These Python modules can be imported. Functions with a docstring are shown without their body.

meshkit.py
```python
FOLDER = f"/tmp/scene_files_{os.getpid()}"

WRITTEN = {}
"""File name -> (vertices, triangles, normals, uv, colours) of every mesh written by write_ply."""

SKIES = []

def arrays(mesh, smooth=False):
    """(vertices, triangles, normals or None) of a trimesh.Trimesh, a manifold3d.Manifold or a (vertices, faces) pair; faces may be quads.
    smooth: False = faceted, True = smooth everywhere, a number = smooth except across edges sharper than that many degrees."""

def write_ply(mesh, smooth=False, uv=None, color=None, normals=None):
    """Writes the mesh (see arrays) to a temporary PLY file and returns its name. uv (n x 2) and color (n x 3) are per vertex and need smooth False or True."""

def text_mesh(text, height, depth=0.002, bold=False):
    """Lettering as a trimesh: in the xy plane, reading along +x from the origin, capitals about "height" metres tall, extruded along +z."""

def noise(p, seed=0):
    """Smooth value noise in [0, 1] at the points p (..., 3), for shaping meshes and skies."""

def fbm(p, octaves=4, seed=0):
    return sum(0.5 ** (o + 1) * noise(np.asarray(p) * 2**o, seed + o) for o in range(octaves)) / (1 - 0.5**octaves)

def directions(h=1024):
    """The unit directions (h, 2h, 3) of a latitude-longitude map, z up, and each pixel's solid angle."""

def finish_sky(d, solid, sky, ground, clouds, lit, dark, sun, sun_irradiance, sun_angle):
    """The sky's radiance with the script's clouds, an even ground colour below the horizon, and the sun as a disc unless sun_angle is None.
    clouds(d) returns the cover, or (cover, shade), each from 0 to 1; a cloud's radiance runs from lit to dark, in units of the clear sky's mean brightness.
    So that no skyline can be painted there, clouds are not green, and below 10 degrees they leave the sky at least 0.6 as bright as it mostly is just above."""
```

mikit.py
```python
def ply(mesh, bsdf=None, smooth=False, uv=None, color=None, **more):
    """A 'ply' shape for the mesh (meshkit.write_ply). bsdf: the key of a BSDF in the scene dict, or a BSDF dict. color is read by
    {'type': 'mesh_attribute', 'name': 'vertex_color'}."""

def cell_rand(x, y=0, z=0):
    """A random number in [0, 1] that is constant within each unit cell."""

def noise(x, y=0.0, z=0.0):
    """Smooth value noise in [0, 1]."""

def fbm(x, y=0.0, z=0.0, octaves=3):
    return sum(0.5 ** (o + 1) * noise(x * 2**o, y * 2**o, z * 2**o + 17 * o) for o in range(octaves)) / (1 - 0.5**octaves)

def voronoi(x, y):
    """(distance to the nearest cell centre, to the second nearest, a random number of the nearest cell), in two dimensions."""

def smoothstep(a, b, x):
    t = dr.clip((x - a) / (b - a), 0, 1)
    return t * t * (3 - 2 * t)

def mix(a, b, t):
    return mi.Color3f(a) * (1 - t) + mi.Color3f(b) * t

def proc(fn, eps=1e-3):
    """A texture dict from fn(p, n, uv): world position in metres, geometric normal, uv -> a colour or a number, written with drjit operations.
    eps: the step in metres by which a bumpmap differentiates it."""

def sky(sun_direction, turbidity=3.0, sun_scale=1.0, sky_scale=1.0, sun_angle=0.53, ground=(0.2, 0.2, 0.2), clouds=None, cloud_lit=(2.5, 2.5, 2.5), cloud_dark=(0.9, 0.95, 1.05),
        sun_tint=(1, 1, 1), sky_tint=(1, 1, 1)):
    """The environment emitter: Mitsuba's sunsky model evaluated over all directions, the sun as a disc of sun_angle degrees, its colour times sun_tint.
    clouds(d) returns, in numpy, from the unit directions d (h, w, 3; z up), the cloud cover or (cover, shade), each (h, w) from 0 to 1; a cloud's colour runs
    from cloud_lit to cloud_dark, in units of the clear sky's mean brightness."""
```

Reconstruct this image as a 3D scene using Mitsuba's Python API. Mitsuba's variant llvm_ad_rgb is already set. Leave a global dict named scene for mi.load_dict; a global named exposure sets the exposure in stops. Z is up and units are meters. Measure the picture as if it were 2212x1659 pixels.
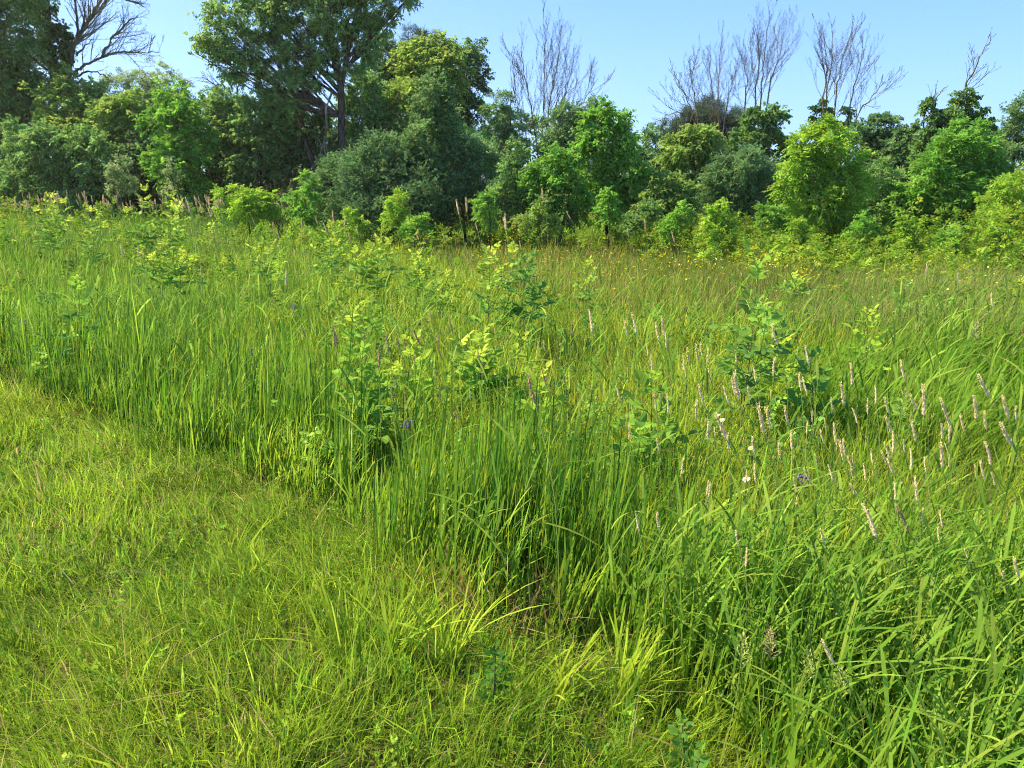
import math, random
import numpy as np, trimesh, shapely
import mitsuba as mi, mikit, meshkit
import drjit as dr

T = mi.ScalarTransform4f
scene, labels = {}, {}
rng = np.random.default_rng(20240611)
random.seed(11)

# ------------------------------------------------------------------ camera, sky, exposure
EYE = np.array([0.0, 0.0, 1.6])
PITCH = math.radians(14.66)
FOVX = 67.3
TANX = math.tan(math.radians(FOVX / 2))
FWD = np.array([0, math.cos(PITCH), -math.sin(PITCH)])
UPV = np.array([0, math.sin(PITCH), math.cos(PITCH)])
scene['camera'] = {'type': 'perspective', 'fov': FOVX, 'fov_axis': 'x', 'near_clip': 0.05, 'far_clip': 2000.0,
                   'to_world': T().look_at(origin=EYE.tolist(), target=(EYE + FWD).tolist(), up=[0, 0, 1])}
SUN_AZ, SUN_EL = math.radians(76), math.radians(50)          # to the left of the view, a little beyond it
SUN = [-math.sin(SUN_AZ) * math.cos(SUN_EL), math.cos(SUN_AZ) * math.cos(SUN_EL), math.sin(SUN_EL)]
scene['sky'] = mikit.sky(SUN, turbidity=3.6, ground=(0.08, 0.12, 0.04), sun_scale=0.95, sky_scale=0.85, sky_tint=(0.68, 0.815, 1.12), sun_tint=(1.06, 1.0, 0.78))
exposure = 3.15

# ------------------------------------------------------------------ helpers
def gz(x, y):
    """Height of the ground: level near the camera and to the left, dipping a little ahead and to the right."""
    x, y = np.asarray(x, float), np.asarray(y, float)
    def ss(a, b, t):
        t = np.clip((t - a) / (b - a), 0, 1); return t * t * (3 - 2 * t)
    z = -0.45 * ss(5, 20, y) * ss(-17, -4, x) - 0.10 * ss(16, 30, y)
    p = np.stack([x * 0.35, y * 0.35, x * 0], -1)
    return z + 0.10 * (meshkit.noise(p, 3) - 0.5) + 0.04 * (meshkit.noise(p * 4, 5) - 0.5)

def ray(vx, vy):
    """Sight line through a point of the survey picture (2212 wide)."""
    d = FWD + (vx - 1106) / 1106 * TANX * np.array([1.0, 0, 0]) - (vy - 829.5) / 1106 * TANX * UPV
    return d
def at(vx, vy, Y):
    d = ray(vx, vy); return EYE + d * (Y / d[1])
def unit(Y):
    return Y * TANX / 1106 * 0.985
def onground(vx, vy, z=0.0):
    d = ray(vx, vy)
    t = (EYE[2] - z) / -d[2]
    for _ in range(6):
        q = EYE + d * t
        t = (EYE[2] - z - float(gz(q[0], q[1]))) / -d[2]
    return EYE + d * t
def gpoly(pts, z=0.0):
    return shapely.Polygon([onground(a, b, z)[:2] for a, b in pts])
def inside(poly, x, y):
    return shapely.contains_xy(poly, x, y)
def nrm(a):
    return a / np.maximum(np.linalg.norm(a, axis=-1, keepdims=True), 1e-9)

_used = {}
def numbered(name):
    k = _used.get(name, -1) + 1; _used[name] = k
    return name if k == 0 else f'{name}_{k:03d}'
def thing(name, label, cat, group=None, kind=None):
    key = numbered(name)
    labels[key] = {'label': label, 'category': cat}
    if group: labels[key]['group'] = group
    if kind: labels[key]['kind'] = kind
    return key
def part(holder, name, mesh, mat, color=None, smooth=False, label=None, to=None):
    key = numbered(holder + '__' + name)
    d = mikit.ply(mesh, mat, smooth=smooth, color=color) if not isinstance(mesh, dict) else dict(mesh)
    if to is not None: d['to_world'] = to
    scene[key] = d
    if label: labels[key] = {'label': label}
    return key
def cat_mesh(ms):
    """Joins (v, f, c) triples."""
    o, V, F, C = 0, [], [], []
    for v, f, c in ms:
        V.append(v); F.append(f + o); C.append(c); o += len(v)
    return np.vstack(V), np.vstack(F), np.vstack(C)

def tube(pts, radii, sides=6):
    p = np.asarray(pts, float); r = np.broadcast_to(radii, (len(p),))
    t = nrm(np.gradient(p, axis=0))
    ref = np.where(np.abs(t[:, 2:]) < 0.92, [[0, 0, 1.0]], [[1.0, 0, 0]])
    a = nrm(np.cross(t, ref)); b = np.cross(t, a)
    g = np.arange(sides) * 2 * np.pi / sides
    v = p[:, None] + r[:, None, None] * (np.cos(g)[None, :, None] * a[:, None] + np.sin(g)[None, :, None] * b[:, None])
    i, j = np.meshgrid(np.arange(len(p) - 1), np.arange(sides), indexing='ij')
    q = np.stack([i * sides + j, i * sides + (j + 1) % sides, (i + 1) * sides + (j + 1) % sides, (i + 1) * sides + j], -1).reshape(-1, 4)
    return v.reshape(-1, 3), np.vstack([q[:, [0, 1, 2]], q[:, [0, 2, 3]]])
def joined(ms):
    o, V, F = 0, [], []
    for v, f in ms:
        V.append(v); F.append(f + o); o += len(v)
    return np.vstack(V), np.vstack(F)
def bend(pts, n=4):
    """A smooth polyline through the given points."""
    p = np.asarray(pts, float)
    if len(p) < 3: return np.array([p[0] + (p[-1] - p[0]) * t for t in np.linspace(0, 1, n + 1)])
    out = []
    e = np.vstack([2 * p[0] - p[1], p, 2 * p[-1] - p[-2]])
    for k in range(1, len(e) - 2):
        for t in np.arange(n) / n:
            a, b, c, d = e[k - 1:k + 3]
            out.append(0.5 * (2 * b + (c - a) * t + (2 * a - 5 * b + 4 * c - d) * t * t + (3 * b - a - 3 * c + d) * t ** 3))
    return np.array(out + [p[-1]])

# ------------------------------------------------------------------ materials
VC = {'type': 'mesh_attribute', 'name': 'vertex_color'}
def thin(rough, dt, eta=1.45):
    return {'type': 'principledthin', 'base_color': VC, 'roughness': rough, 'diff_trans': dt, 'eta': eta, 'spec_trans': 0.0}
scene['mat_blade'] = thin(0.40, 1.1)
scene['mat_leaf'] = thin(0.38, 1.0)
scene['mat_ivy'] = thin(0.36, 0.8)
scene['mat_petal'] = thin(0.6, 0.7)
scene['mat_seed'] = {'type': 'twosided', 'bsdf': {'type': 'diffuse', 'reflectance': VC}}
def bark(dark, light, s=1.0):
    def fn(p, n, uv):
        f = mikit.fbm(p.x * 14 * s, p.y * 14 * s, p.z * 3.5 * s, 3)
        g = mikit.noise(p.x * 2, p.y * 2, p.z * 0.8)
        return mikit.mix(dark, light, mikit.smoothstep(0.3, 0.75, f * 0.7 + g * 0.3))
    return {'type': 'twosided', 'bsdf': {'type': 'diffuse', 'reflectance': mikit.proc(fn)}}
scene['mat_bark'] = bark((0.045, 0.036, 0.028), (0.13, 0.11, 0.09))
scene['mat_deadwood'] = bark((0.10, 0.085, 0.07), (0.26, 0.235, 0.21))
scene['mat_bare'] = bark((0.10, 0.09, 0.055), (0.21, 0.19, 0.12))
scene['mat_twig'] = bark((0.09, 0.07, 0.045), (0.16, 0.14, 0.08))
scene['mat_stem'] = {'type': 'twosided', 'bsdf': {'type': 'principled', 'base_color': VC, 'roughness': 0.5}}
def soil(p, n, uv):
    f = mikit.fbm(p.x * 3, p.y * 3, 0, 4); g = mikit.fbm(p.x * 40, p.y * 40, 0, 2)
    c = mikit.mix((0.06, 0.075, 0.02), (0.11, 0.15, 0.035), mikit.smoothstep(0.3, 0.7, f))
    return mikit.mix(c, (0.16, 0.13, 0.07), mikit.smoothstep(0.55, 0.8, g) * 0.6)
scene['mat_soil'] = {'type': 'twosided', 'bsdf': {'type': 'diffuse', 'reflectance': mikit.proc(soil)}}

# ------------------------------------------------------------------ ground
def grid(xs, ys):
    X, Y = np.meshgrid(xs, ys, indexing='ij')
    v = np.stack([X, Y, gz(X, Y)], -1).reshape(-1, 3)
    n, m = len(xs), len(ys)
    i, j = np.meshgrid(np.arange(n - 1), np.arange(m - 1), indexing='ij')
    q = np.stack([i * m + j, (i + 1) * m + j, (i + 1) * m + j + 1, i * m + j + 1], -1).reshape(-1, 4)
    return v, np.vstack([q[:, [0, 1, 2]], q[:, [0, 2, 3]]])
xs = np.concatenate([-np.geomspace(1500, 40, 14), np.linspace(-36, 36, 145), np.geomspace(40, 1500, 14)])
ys = np.concatenate([-np.geomspace(1000, 8, 12), np.linspace(-6, 60, 133), np.geomspace(64, 1800, 16)])
scene['ground'] = mikit.ply(grid(xs, ys), 'mat_soil', smooth=True)
labels['ground'] = {'label': 'field soil and thatch under the grasses', 'category': 'ground', 'kind': 'structure'}

# ------------------------------------------------------------------ grass blades
def blades(x, y, h, w, az, lean, curl, c0, c1, seg=2, z=None, twist=None):
    n = len(x)
    h, w, lean, curl = (np.broadcast_to(a, (n,)) for a in (h, w, lean, curl))
    base = np.stack([x, y, (gz(x, y) if z is None else z) - 0.005], -1)
    d = np.stack([np.cos(az), np.sin(az), az * 0], -1)
    tw = az + np.pi / 2 + (rng.normal(0, 0.6, n) if twist is None else twist)
    s = np.stack([np.cos(tw), np.sin(tw), az * 0], -1)
    V, C = [], []
    ts = np.linspace(0, 1, seg + 1)
    for k, t in enumerate(ts):
        hor = h * (lean * t + curl * t * t)
        ver = h * (t * np.sqrt(np.maximum(1 - 0.6 * lean ** 2, 0.15)) - 0.45 * np.minimum(curl, 1.3) * t ** 2.6)
        p = base + d * hor[:, None]; p[:, 2] += np.maximum(ver, 0.0)
        c = c0 + (c1 - c0) * t
        if k < seg:
            hw = (w * (0.34 + 0.16 * np.sin(t * 2.6)))[:, None]
            V += [p - s * hw, p + s * hw]; C += [c, c]
        else:
            V.append(p); C.append(c)
    m = 2 * seg + 1
    V = np.stack(V, 1).reshape(-1, 3); C = np.clip(np.stack(C, 1), 0, 1).reshape(-1, 3)
    tri = []
    for k in range(seg - 1):
        a = 2 * k; tri += [[a, a + 1, a + 3], [a, a + 3, a + 2]]
    a = 2 * (seg - 1); tri.append([a, a + 1, a + 2])
    F = (np.arange(n)[:, None, None] * m + np.array(tri)[None]).reshape(-1, 3)
    return V, F, C
def wedge(y0, y1, dens, margin=1.0, slope=0.70):
    """Random points of the field between two distances."""
    n = int(dens * (y1 - y0) * (slope * (y0 + y1) + 2 * margin))
    y = rng.uniform(0, 1, n); a, b = slope * y0 + margin, slope * y1 + margin
    y = (np.sqrt(a * a + y * (b * b - a * a)) - margin) / slope
    return rng.uniform(-1, 1, n) * (slope * y + margin), y
def n2(x, y, f, seed):
    return meshkit.fbm(np.stack([x * f, y * f, x * 0], -1), 3, seed)
def pal(cols, t, jit=0.16):
    """Colours along a palette, each blade a little off."""
    cols = np.asarray(cols, float); t = np.clip(t, 0, 0.9999) * (len(cols) - 1)
    i = t.astype(int); f = (t - i)[:, None]
    c = cols[i] * (1 - f) + cols[i + 1] * f
    return c * np.exp(rng.normal(0, jit, (len(t), 1))) * np.exp(rng.normal(0, 0.05, (len(t), 3)))

EDGE = [(-700, 700), (-300, 790), (0, 850), (180, 890), (330, 945), (480, 1010), (620, 1080), (740, 1130), (880, 1230), (960, 1310), (1120, 1400),
        (1330, 1460), (1480, 1530), (1620, 1680), (1660, 1900)]
lawn = shapely.Polygon([onground(a, b)[:2] for a, b in EDGE] + [(1.2, -2), (-14, -2), (-14, 7)])
sedge_left = gpoly([(-150, 800), (150, 880), (330, 955), (480, 1015), (620, 1075), (790, 1105), (880, 1020), (700, 930), (450, 850), (200, 790), (-150, 740)])
sedge_mid = gpoly([(850, 1170), (960, 1290), (1120, 1385), (1300, 1420), (1440, 1420), (1500, 1260), (1380, 1150), (1050, 1100), (880, 1080)])
reed_right = gpoly([(1340, 1430), (1480, 1530), (1650, 1700), (1900, 2100), (2900, 2100), (2600, 1420), (2000, 1330), (1560, 1300)])
broad_right = gpoly([(1640, 820), (1980, 760), (2700, 760), (2700, 1010), (2000, 1010), (1760, 960)])
rust = gpoly([(880, 520), (1250, 505), (1700, 520), (1850, 600), (1640, 665), (1300, 660), (1080, 600)], 0.35)
olive = gpoly([(1500, 560), (2300, 560), (2400, 690), (1850, 690), (1500, 660)], 0.35)

YG = [(0.16, 0.285, 0.025), (0.265, 0.42, 0.035), (0.40, 0.55, 0.065)]           # yellow green
MG = [(0.10, 0.235, 0.025), (0.155, 0.325, 0.035), (0.25, 0.425, 0.055)]           # mid green
DG = [(0.07, 0.195, 0.02), (0.105, 0.26, 0.026), (0.17, 0.335, 0.042)]         # deep green
OL = [(0.165, 0.245, 0.06), (0.225, 0.32, 0.085), (0.30, 0.39, 0.12)]             # olive, seedy
RU = [(0.17, 0.165, 0.045), (0.19, 0.21, 0.05), (0.19, 0.26, 0.05)]            # rusty
STRAW = np.array([0.46, 0.38, 0.20])

# short grass of the mown strip
ms = []
for y0, y1, dens, wd in ((1.0, 2.6, 12500, 0.0029), (2.6, 3.8, 9000, 0.0033), (3.8, 8.5, 4600, 0.0042)):
    x, y = wedge(y0, y1, dens, 0.6)
    k = inside(lawn, x, y); x, y = x[k], y[k]
    d1, d2 = n2(x, y, 1.3, 1), n2(x, y, 5.0, 2)
    k = rng.uniform(0, 1, len(x)) < 0.42 + 1.15 * np.clip(d2 - 0.28, 0, 1); x, y, d1, d2 = x[k], y[k], d1[k], d2[k]
    n = len(x)
    flow = n2(x, y, 0.9, 9) * 9
    az = np.where(rng.uniform(0, 1, n) < 0.55, flow, rng.uniform(0, 2 * np.pi, n)) + rng.normal(0, 0.5, n)
    wide = rng.uniform(0, 1, n) < 0.07
    h = (0.045 + 0.08 * d1 + 0.06 * d2) * np.exp(rng.normal(0, 0.38, n)) * np.where(wide, 1.25, 1)
    c = pal(YG, 0.2 + 1.1 * (d1 - 0.3) + rng.normal(0, 0.24, n), 0.22)
    g = rng.uniform(0, 1, n) < 0.18 * np.clip((n2(x, y, 0.7, 77) - 0.42) * 8, 0.25, 2.4)
    c[g] = pal(MG, rng.uniform(0.2, 1, g.sum()))
    st = rng.uniform(0, 1, n) < 0.03
    c[st] = STRAW * np.exp(rng.normal(0, 0.2, (st.sum(), 1)))
    ms.append(blades(x, y, np.minimum(h, 0.3), wd * np.where(wide, 2.0, 0.95) * np.exp(rng.normal(0, 0.3, n)), az, np.abs(rng.normal(0.2, 0.24, n)), np.abs(rng.normal(0.22, 0.28, n)), c * [1.0, 0.98, 1.05], c * [1.12, 1.1, 1.2], 2))
# straw lying through it
x, y = wedge(1.5, 5.5, 60, 0.5); k = inside(lawn, x, y) & (n2(x, y, 1.1, 30) > 0.47); x, y = x[k], y[k]; n = len(x)
c = STRAW * np.exp(rng.normal(0, 0.18, (n, 1)))
ms.append(blades(x, y, rng.uniform(0.12, 0.38, n), 0.003, rng.uniform(0, 6.28, n), rng.uniform(0.9, 1.15, n), 0.1, c, c, 3, z=gz(x, y) + rng.uniform(0.02, 0.09, n)))
v, f, c = cat_mesh(ms)
scene['short_grass'] = mikit.ply((v, f), 'mat_blade', color=c)
labels['short_grass'] = {'label': 'short yellow green grass of the cut strip in the left foreground', 'category': 'grass', 'kind': 'stuff'}
NT = {'short': len(f)}

# tall meadow grass
ms = []
for y0, y1, dens, wd, seg in ((1.3, 3.2, 3200, 0.0042, 3), (3.2, 5.2, 2300, 0.0050, 3), (5.2, 8.5, 1150, 0.0064, 3), (8.5, 13, 520, 0.0085, 2),
                              (13, 21, 260, 0.0115, 2), (21, 34, 120, 0.017, 2), (34, 48, 55, 0.026, 2)):
    x, y = wedge(y0, y1, dens, 1.0)
    k = ~inside(lawn, x, y); x, y = x[k], y[k]
    d1, d2, d3 = n2(x, y, 0.55, 11), n2(x, y, 2.4, 12), n2(x, y, 0.22, 13)
    k = rng.uniform(0, 1, len(x)) < 0.40 + 1.3 * np.clip(d2 - 0.28, 0, 1); x, y, d1, d2, d3 = x[k], y[k], d1[k], d2[k], d3[k]
    n = len(x)
    inr, ino, inb, inc = inside(rust, x, y), inside(olive, x, y), inside(broad_right, x, y), inside(reed_right, x, y)
    ins = inside(sedge_left, x, y) | inside(sedge_mid, x, y)
    h = (0.10 + 0.34 * d1 + 0.18 * d2) * np.exp(rng.normal(0, 0.32, n))
    h = np.where(inb, h * 1.2, np.where(inr | ino, h * 0.85, h))
    h *= 1 - 0.30 * ((x > 0.2) & (y < 7)) - 0.12 * ((y > 5) & (x > -0.35 * y))
    h = np.minimum(h, np.where(inb, 0.8, 0.58))
    dist = shapely.distance(shapely.points(x, y), lawn)
    h *= 0.42 + 0.58 * np.clip(dist / 1.0, 0, 1)
    t = 0.5 + 1.6 * (d3 - 0.5) + 0.9 * (d1 - 0.5) + rng.normal(0, 0.2, n)
    near = np.clip((16 - y) / 8, 0, 1)
    mixg = rng.uniform(0, 1, n)
    c = np.where((mixg < 0.28 + 0.32 * near * (d1 > 0.47))[:, None], pal(YG, t), pal(MG, t))
    dk = inb & (mixg < 0.8) | ins & (mixg < 0.5); c[dk] = pal(DG, t[dk] + 0.1)
    lf = (x < -2 - 0.1 * y) & (y > 6) & (mixg < 0.75); c[lf] = pal(MG, 0.1 + 0.8 * t[lf]) * [0.95, 1.0, 1.2]
    k = ino & (mixg < 0.75); c[k] = pal(OL, t[k])
    k = inr & (mixg < 0.6); c[k] = pal(RU, 0.3 + d2[k])
    s = rng.uniform(0, 1, n) < np.where(inr | ino, 0.13, 0.045); c[s] = STRAW * np.exp(rng.normal(0, 0.2, (s.sum(), 1))); h[s] *= 0.75
    flow = np.where(inb, 0.15, n2(x, y, 0.3, 19) * 7 - 2.5)
    az = np.where(inb | (rng.uniform(0, 1, n) < 0.5), flow + rng.normal(0, 0.9, n), rng.uniform(0, 6.28, n))
    lean = np.abs(rng.normal(0.16, 0.16, n)) + 0.22 * inb
    ww = wd * np.exp(rng.normal(0, 0.28, n)) * np.where(inb, 1.7, 1) * np.where((y < 6) & (rng.uniform(0, 1, n) < 0.12), 2.0, 1)
    b = c * np.where(rng.uniform(0, 1, (n, 1)) < 0.3, [1.25, 0.95, 1.1], [1.0, 0.9, 0.9])
    ms.append(blades(x, y, h, ww, az, lean, np.abs(rng.normal(0.16, 0.2, n)), b, c, seg))
edge_band = lawn.buffer(0.75).difference(lawn)          # broad bright blades where the uncut grass begins
x, y = wedge(1.5, 5.5, 1300, 0.6); k = inside(edge_band, x, y) & (n2(x, y, 1.5, 33) > 0.42); x, y = x[k], y[k]; n = len(x)
c = pal(YG, rng.uniform(0.1, 1, n)); k = rng.uniform(0, 1, n) < 0.5; c[k] = pal(MG, rng.uniform(0.2, 1, k.sum()))
ms.append(blades(x, y, rng.uniform(0.16, 0.46, n), rng.uniform(0.005, 0.011, n), rng.normal(0.1, 1.2, n), np.abs(rng.normal(0.16, 0.14, n)), np.abs(rng.normal(0.12, 0.15, n)), c, c, 4))
px, py = zip(*[onground(a, b)[:2] for a, b in ((1000, 1310), (1060, 1340), (1120, 1370), (1170, 1350), (1240, 1390), (1100, 1330), (1130, 1340))])
i = rng.integers(0, len(px), 260); x, y = np.array(px)[i] + rng.normal(0, 0.16, 260), np.array(py)[i] + rng.normal(0.06, 0.09, 260)
c = np.where(rng.uniform(0, 1, (260, 1)) < 0.5, [[0.33, 0.22, 0.10]], STRAW * 0.75) * np.exp(rng.normal(0, 0.25, (260, 1)))
ms.append(blades(x, y, rng.uniform(0.12, 0.3, 260), rng.uniform(0.003, 0.006, 260), rng.uniform(0, 6.28, 260), np.abs(rng.normal(0.35, 0.3, 260)), np.abs(rng.normal(0.3, 0.3, 260)), c, c, 4))
v, f, c = cat_mesh(ms)
scene['meadow_grass'] = mikit.ply((v, f), 'mat_blade', color=c)
labels['meadow_grass'] = {'label': 'tall mixed green meadow grass covering the open field', 'category': 'grass', 'kind': 'stuff'}
NT['meadow'] = len(f)

# upright sedge
def sedge(poly, n, h0, h1, key, label):
    bx = poly.bounds; P = []
    cx, cy = rng.uniform(bx[0], bx[2], 700), rng.uniform(bx[1], bx[3], 700)
    k = inside(poly, cx, cy) & (n2(cx, cy, 1.6, 81) > 0.40); cx, cy = cx[k] + rng.normal(0, 0.16, k.sum()), cy[k] + rng.normal(0, 0.16, k.sum())
    tufts = len(cx); i = rng.integers(0, tufts, n)
    x, y = cx[i] + rng.normal(0, 0.035, n), cy[i] + rng.normal(0, 0.035, n)
    th = rng.uniform(0.55, 1.12, tufts)[i]; ta = rng.normal(0.2, 0.7, tufts)[i]
    h = rng.uniform(h0, h1, n) * th * rng.uniform(0.45, 1.05, n)
    c = pal(DG, rng.uniform(0, 1, n), 0.14)
    y_ = rng.uniform(0, 1, n) < 0.12; c[y_] = pal(YG, rng.uniform(0, 1, y_.sum()))
    c0 = c * [1.3, 1.05, 1.2]
    v, f, cc = blades(x, y, h, rng.uniform(0.0042, 0.0082, n), ta + rng.normal(0, 0.8, n), np.abs(rng.normal(0.065, 0.06, n)), np.abs(rng.normal(0.04, 0.08, n)), c0, c, 6)
    scene[key] = mikit.ply((v, f), 'mat_blade', color=cc)
    labels[key] = {'label': label, 'category': 'sedge', 'kind': 'stuff'}
    NT[key] = len(f)
sedge(sedge_left, 2200, 0.66, 0.98, 'sedge', 'band of tall upright dark green sedge blades at left, behind the short grass')
sedge(sedge_mid, 1800, 0.54, 0.86, 'sedge_001', 'thick stand of upright dark green sedge blades in the centre foreground')

# tufts of long arching blades standing out of the short grass
def tuft(label, vx, vy, n, h, spread, tone):
    p = onground(vx, vy); key = thing('grass_tuft', label, 'grass tuft')
    az = rng.uniform(0, 6.28, n) if spread is None else rng.normal(spread, 0.9, n)
    c = pal(YG, tone + rng.normal(0, 0.2, n))
    v, f, c = blades(p[0] + rng.normal(0, 0.025, n), p[1] + rng.normal(0, 0.025, n), rng.uniform(0.5, 1.1, n) * h, rng.uniform(0.0045, 0.009, n), az, np.abs(rng.normal(0.22, 0.16, n)), np.abs(rng.normal(0.35, 0.3, n)), c, c, 6)
    scene[key] = mikit.ply((v, f), 'mat_blade', color=c)
tuft('tall yellow green grass tuft arching both ways in the middle of the short grass', 965, 1440, 46, 0.36, None, 0.8)
tuft('grass tuft with bright upright blades left of the arching one', 850, 1445, 34, 0.32, 1.0, 0.7)
tuft('leaning grass tuft farther left in the short grass', 745, 1440, 36, 0.34, 2.6, 0.5)
tuft('pale arching grass tuft at the foot of the sedge, right of the leafy seedling', 1345, 1530, 46, 0.30, 0.2, 0.85)
tuft('small arching grass tuft between the leafy seedling and the pale arching one', 1215, 1510, 34, 0.26, 0.3, 0.8)
tuft('low bright grass tuft in the left half of the short grass', 545, 1260, 50, 0.2, None, 0.75)
tuft('small upright grass tuft with two wide blades near the left sedge', 500, 1235, 14, 0.26, 1.5, 0.7)
tuft('dense green grass tuft near the bottom of the picture', 640, 1650, 60, 0.17, None, 0.4)
tuft('grass tuft at the left edge of the picture', 8, 1330, 16, 0.25, 1.2, 0.6)

# reed grass: stems carrying broad leaves
def reeds(x, y, hs, key, label, ll=0.2, lw=0.011):
    n = len(x); ms = []
    az = rng.normal(0.1, 1.0, n); lean = np.abs(rng.normal(0.08, 0.08, n))
    c = pal(MG, rng.uniform(0.2, 1, n))
    ms.append(blades(x, y, hs, 0.0042, az, lean, 0.03, c * [1.1, 1, 1], c, 4))
    for k in range(6):
        t = 0.22 + 0.13 * k + rng.normal(0, 0.03, n)
        px = x + np.cos(az) * hs * (lean * t + 0.03 * t * t); py = y + np.sin(az) * hs * (lean * t + 0.03 * t * t)
        a = np.where(rng.uniform(0, 1, n) < 0.35, rng.normal(0.3, 0.8, n), rng.uniform(0, 6.28, n))
        cc = pal([(0.12, 0.27, 0.035), (0.19, 0.36, 0.05), (0.30, 0.46, 0.08)], rng.uniform(0, 1, n))
        keep = rng.uniform(0, 1, n) < 0.66
        L = ll * rng.uniform(0.6, 1.25, n)
        m = blades(px[keep], py[keep], L[keep], lw * rng.uniform(0.6, 1.7, keep.sum()), a[keep], rng.uniform(0.25, 0.85, keep.sum()), np.abs(rng.normal(0.15, 0.3, keep.sum())),
                   cc[keep] * [1.0, 0.95, 1.0], cc[keep], 5, z=(gz(x, y) + hs * t * 0.985)[keep], twist=rng.normal(0, 0.35, keep.sum()))
        ms.append(m)
    v, f, c = cat_mesh(ms)
    scene[key] = mikit.ply((v, f), 'mat_blade', color=c)
    labels[key] = {'label': label, 'category': 'reed grass', 'kind': 'stuff'}
    NT[key] = len(f)
x, y = wedge(1.2, 4.6, 620, 1.2); k = inside(reed_right, x, y); x, y = x[k], y[k]
reeds(x, y, rng.uniform(0.3, 0.62, len(x)), 'reed_grass', 'broad leaved reed grass filling the right foreground', 0.17, 0.0068)
x, y = wedge(1.9, 9, 14, 0.5); k = ~inside(lawn, x, y) & ~inside(reed_right, x, y); x, y = x[k], y[k]
reeds(x, y, rng.uniform(0.4, 0.8, len(x)), 'reed_grass_001', 'scattered leafy reed stems rising through the meadow grass', 0.2, 0.010)

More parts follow.
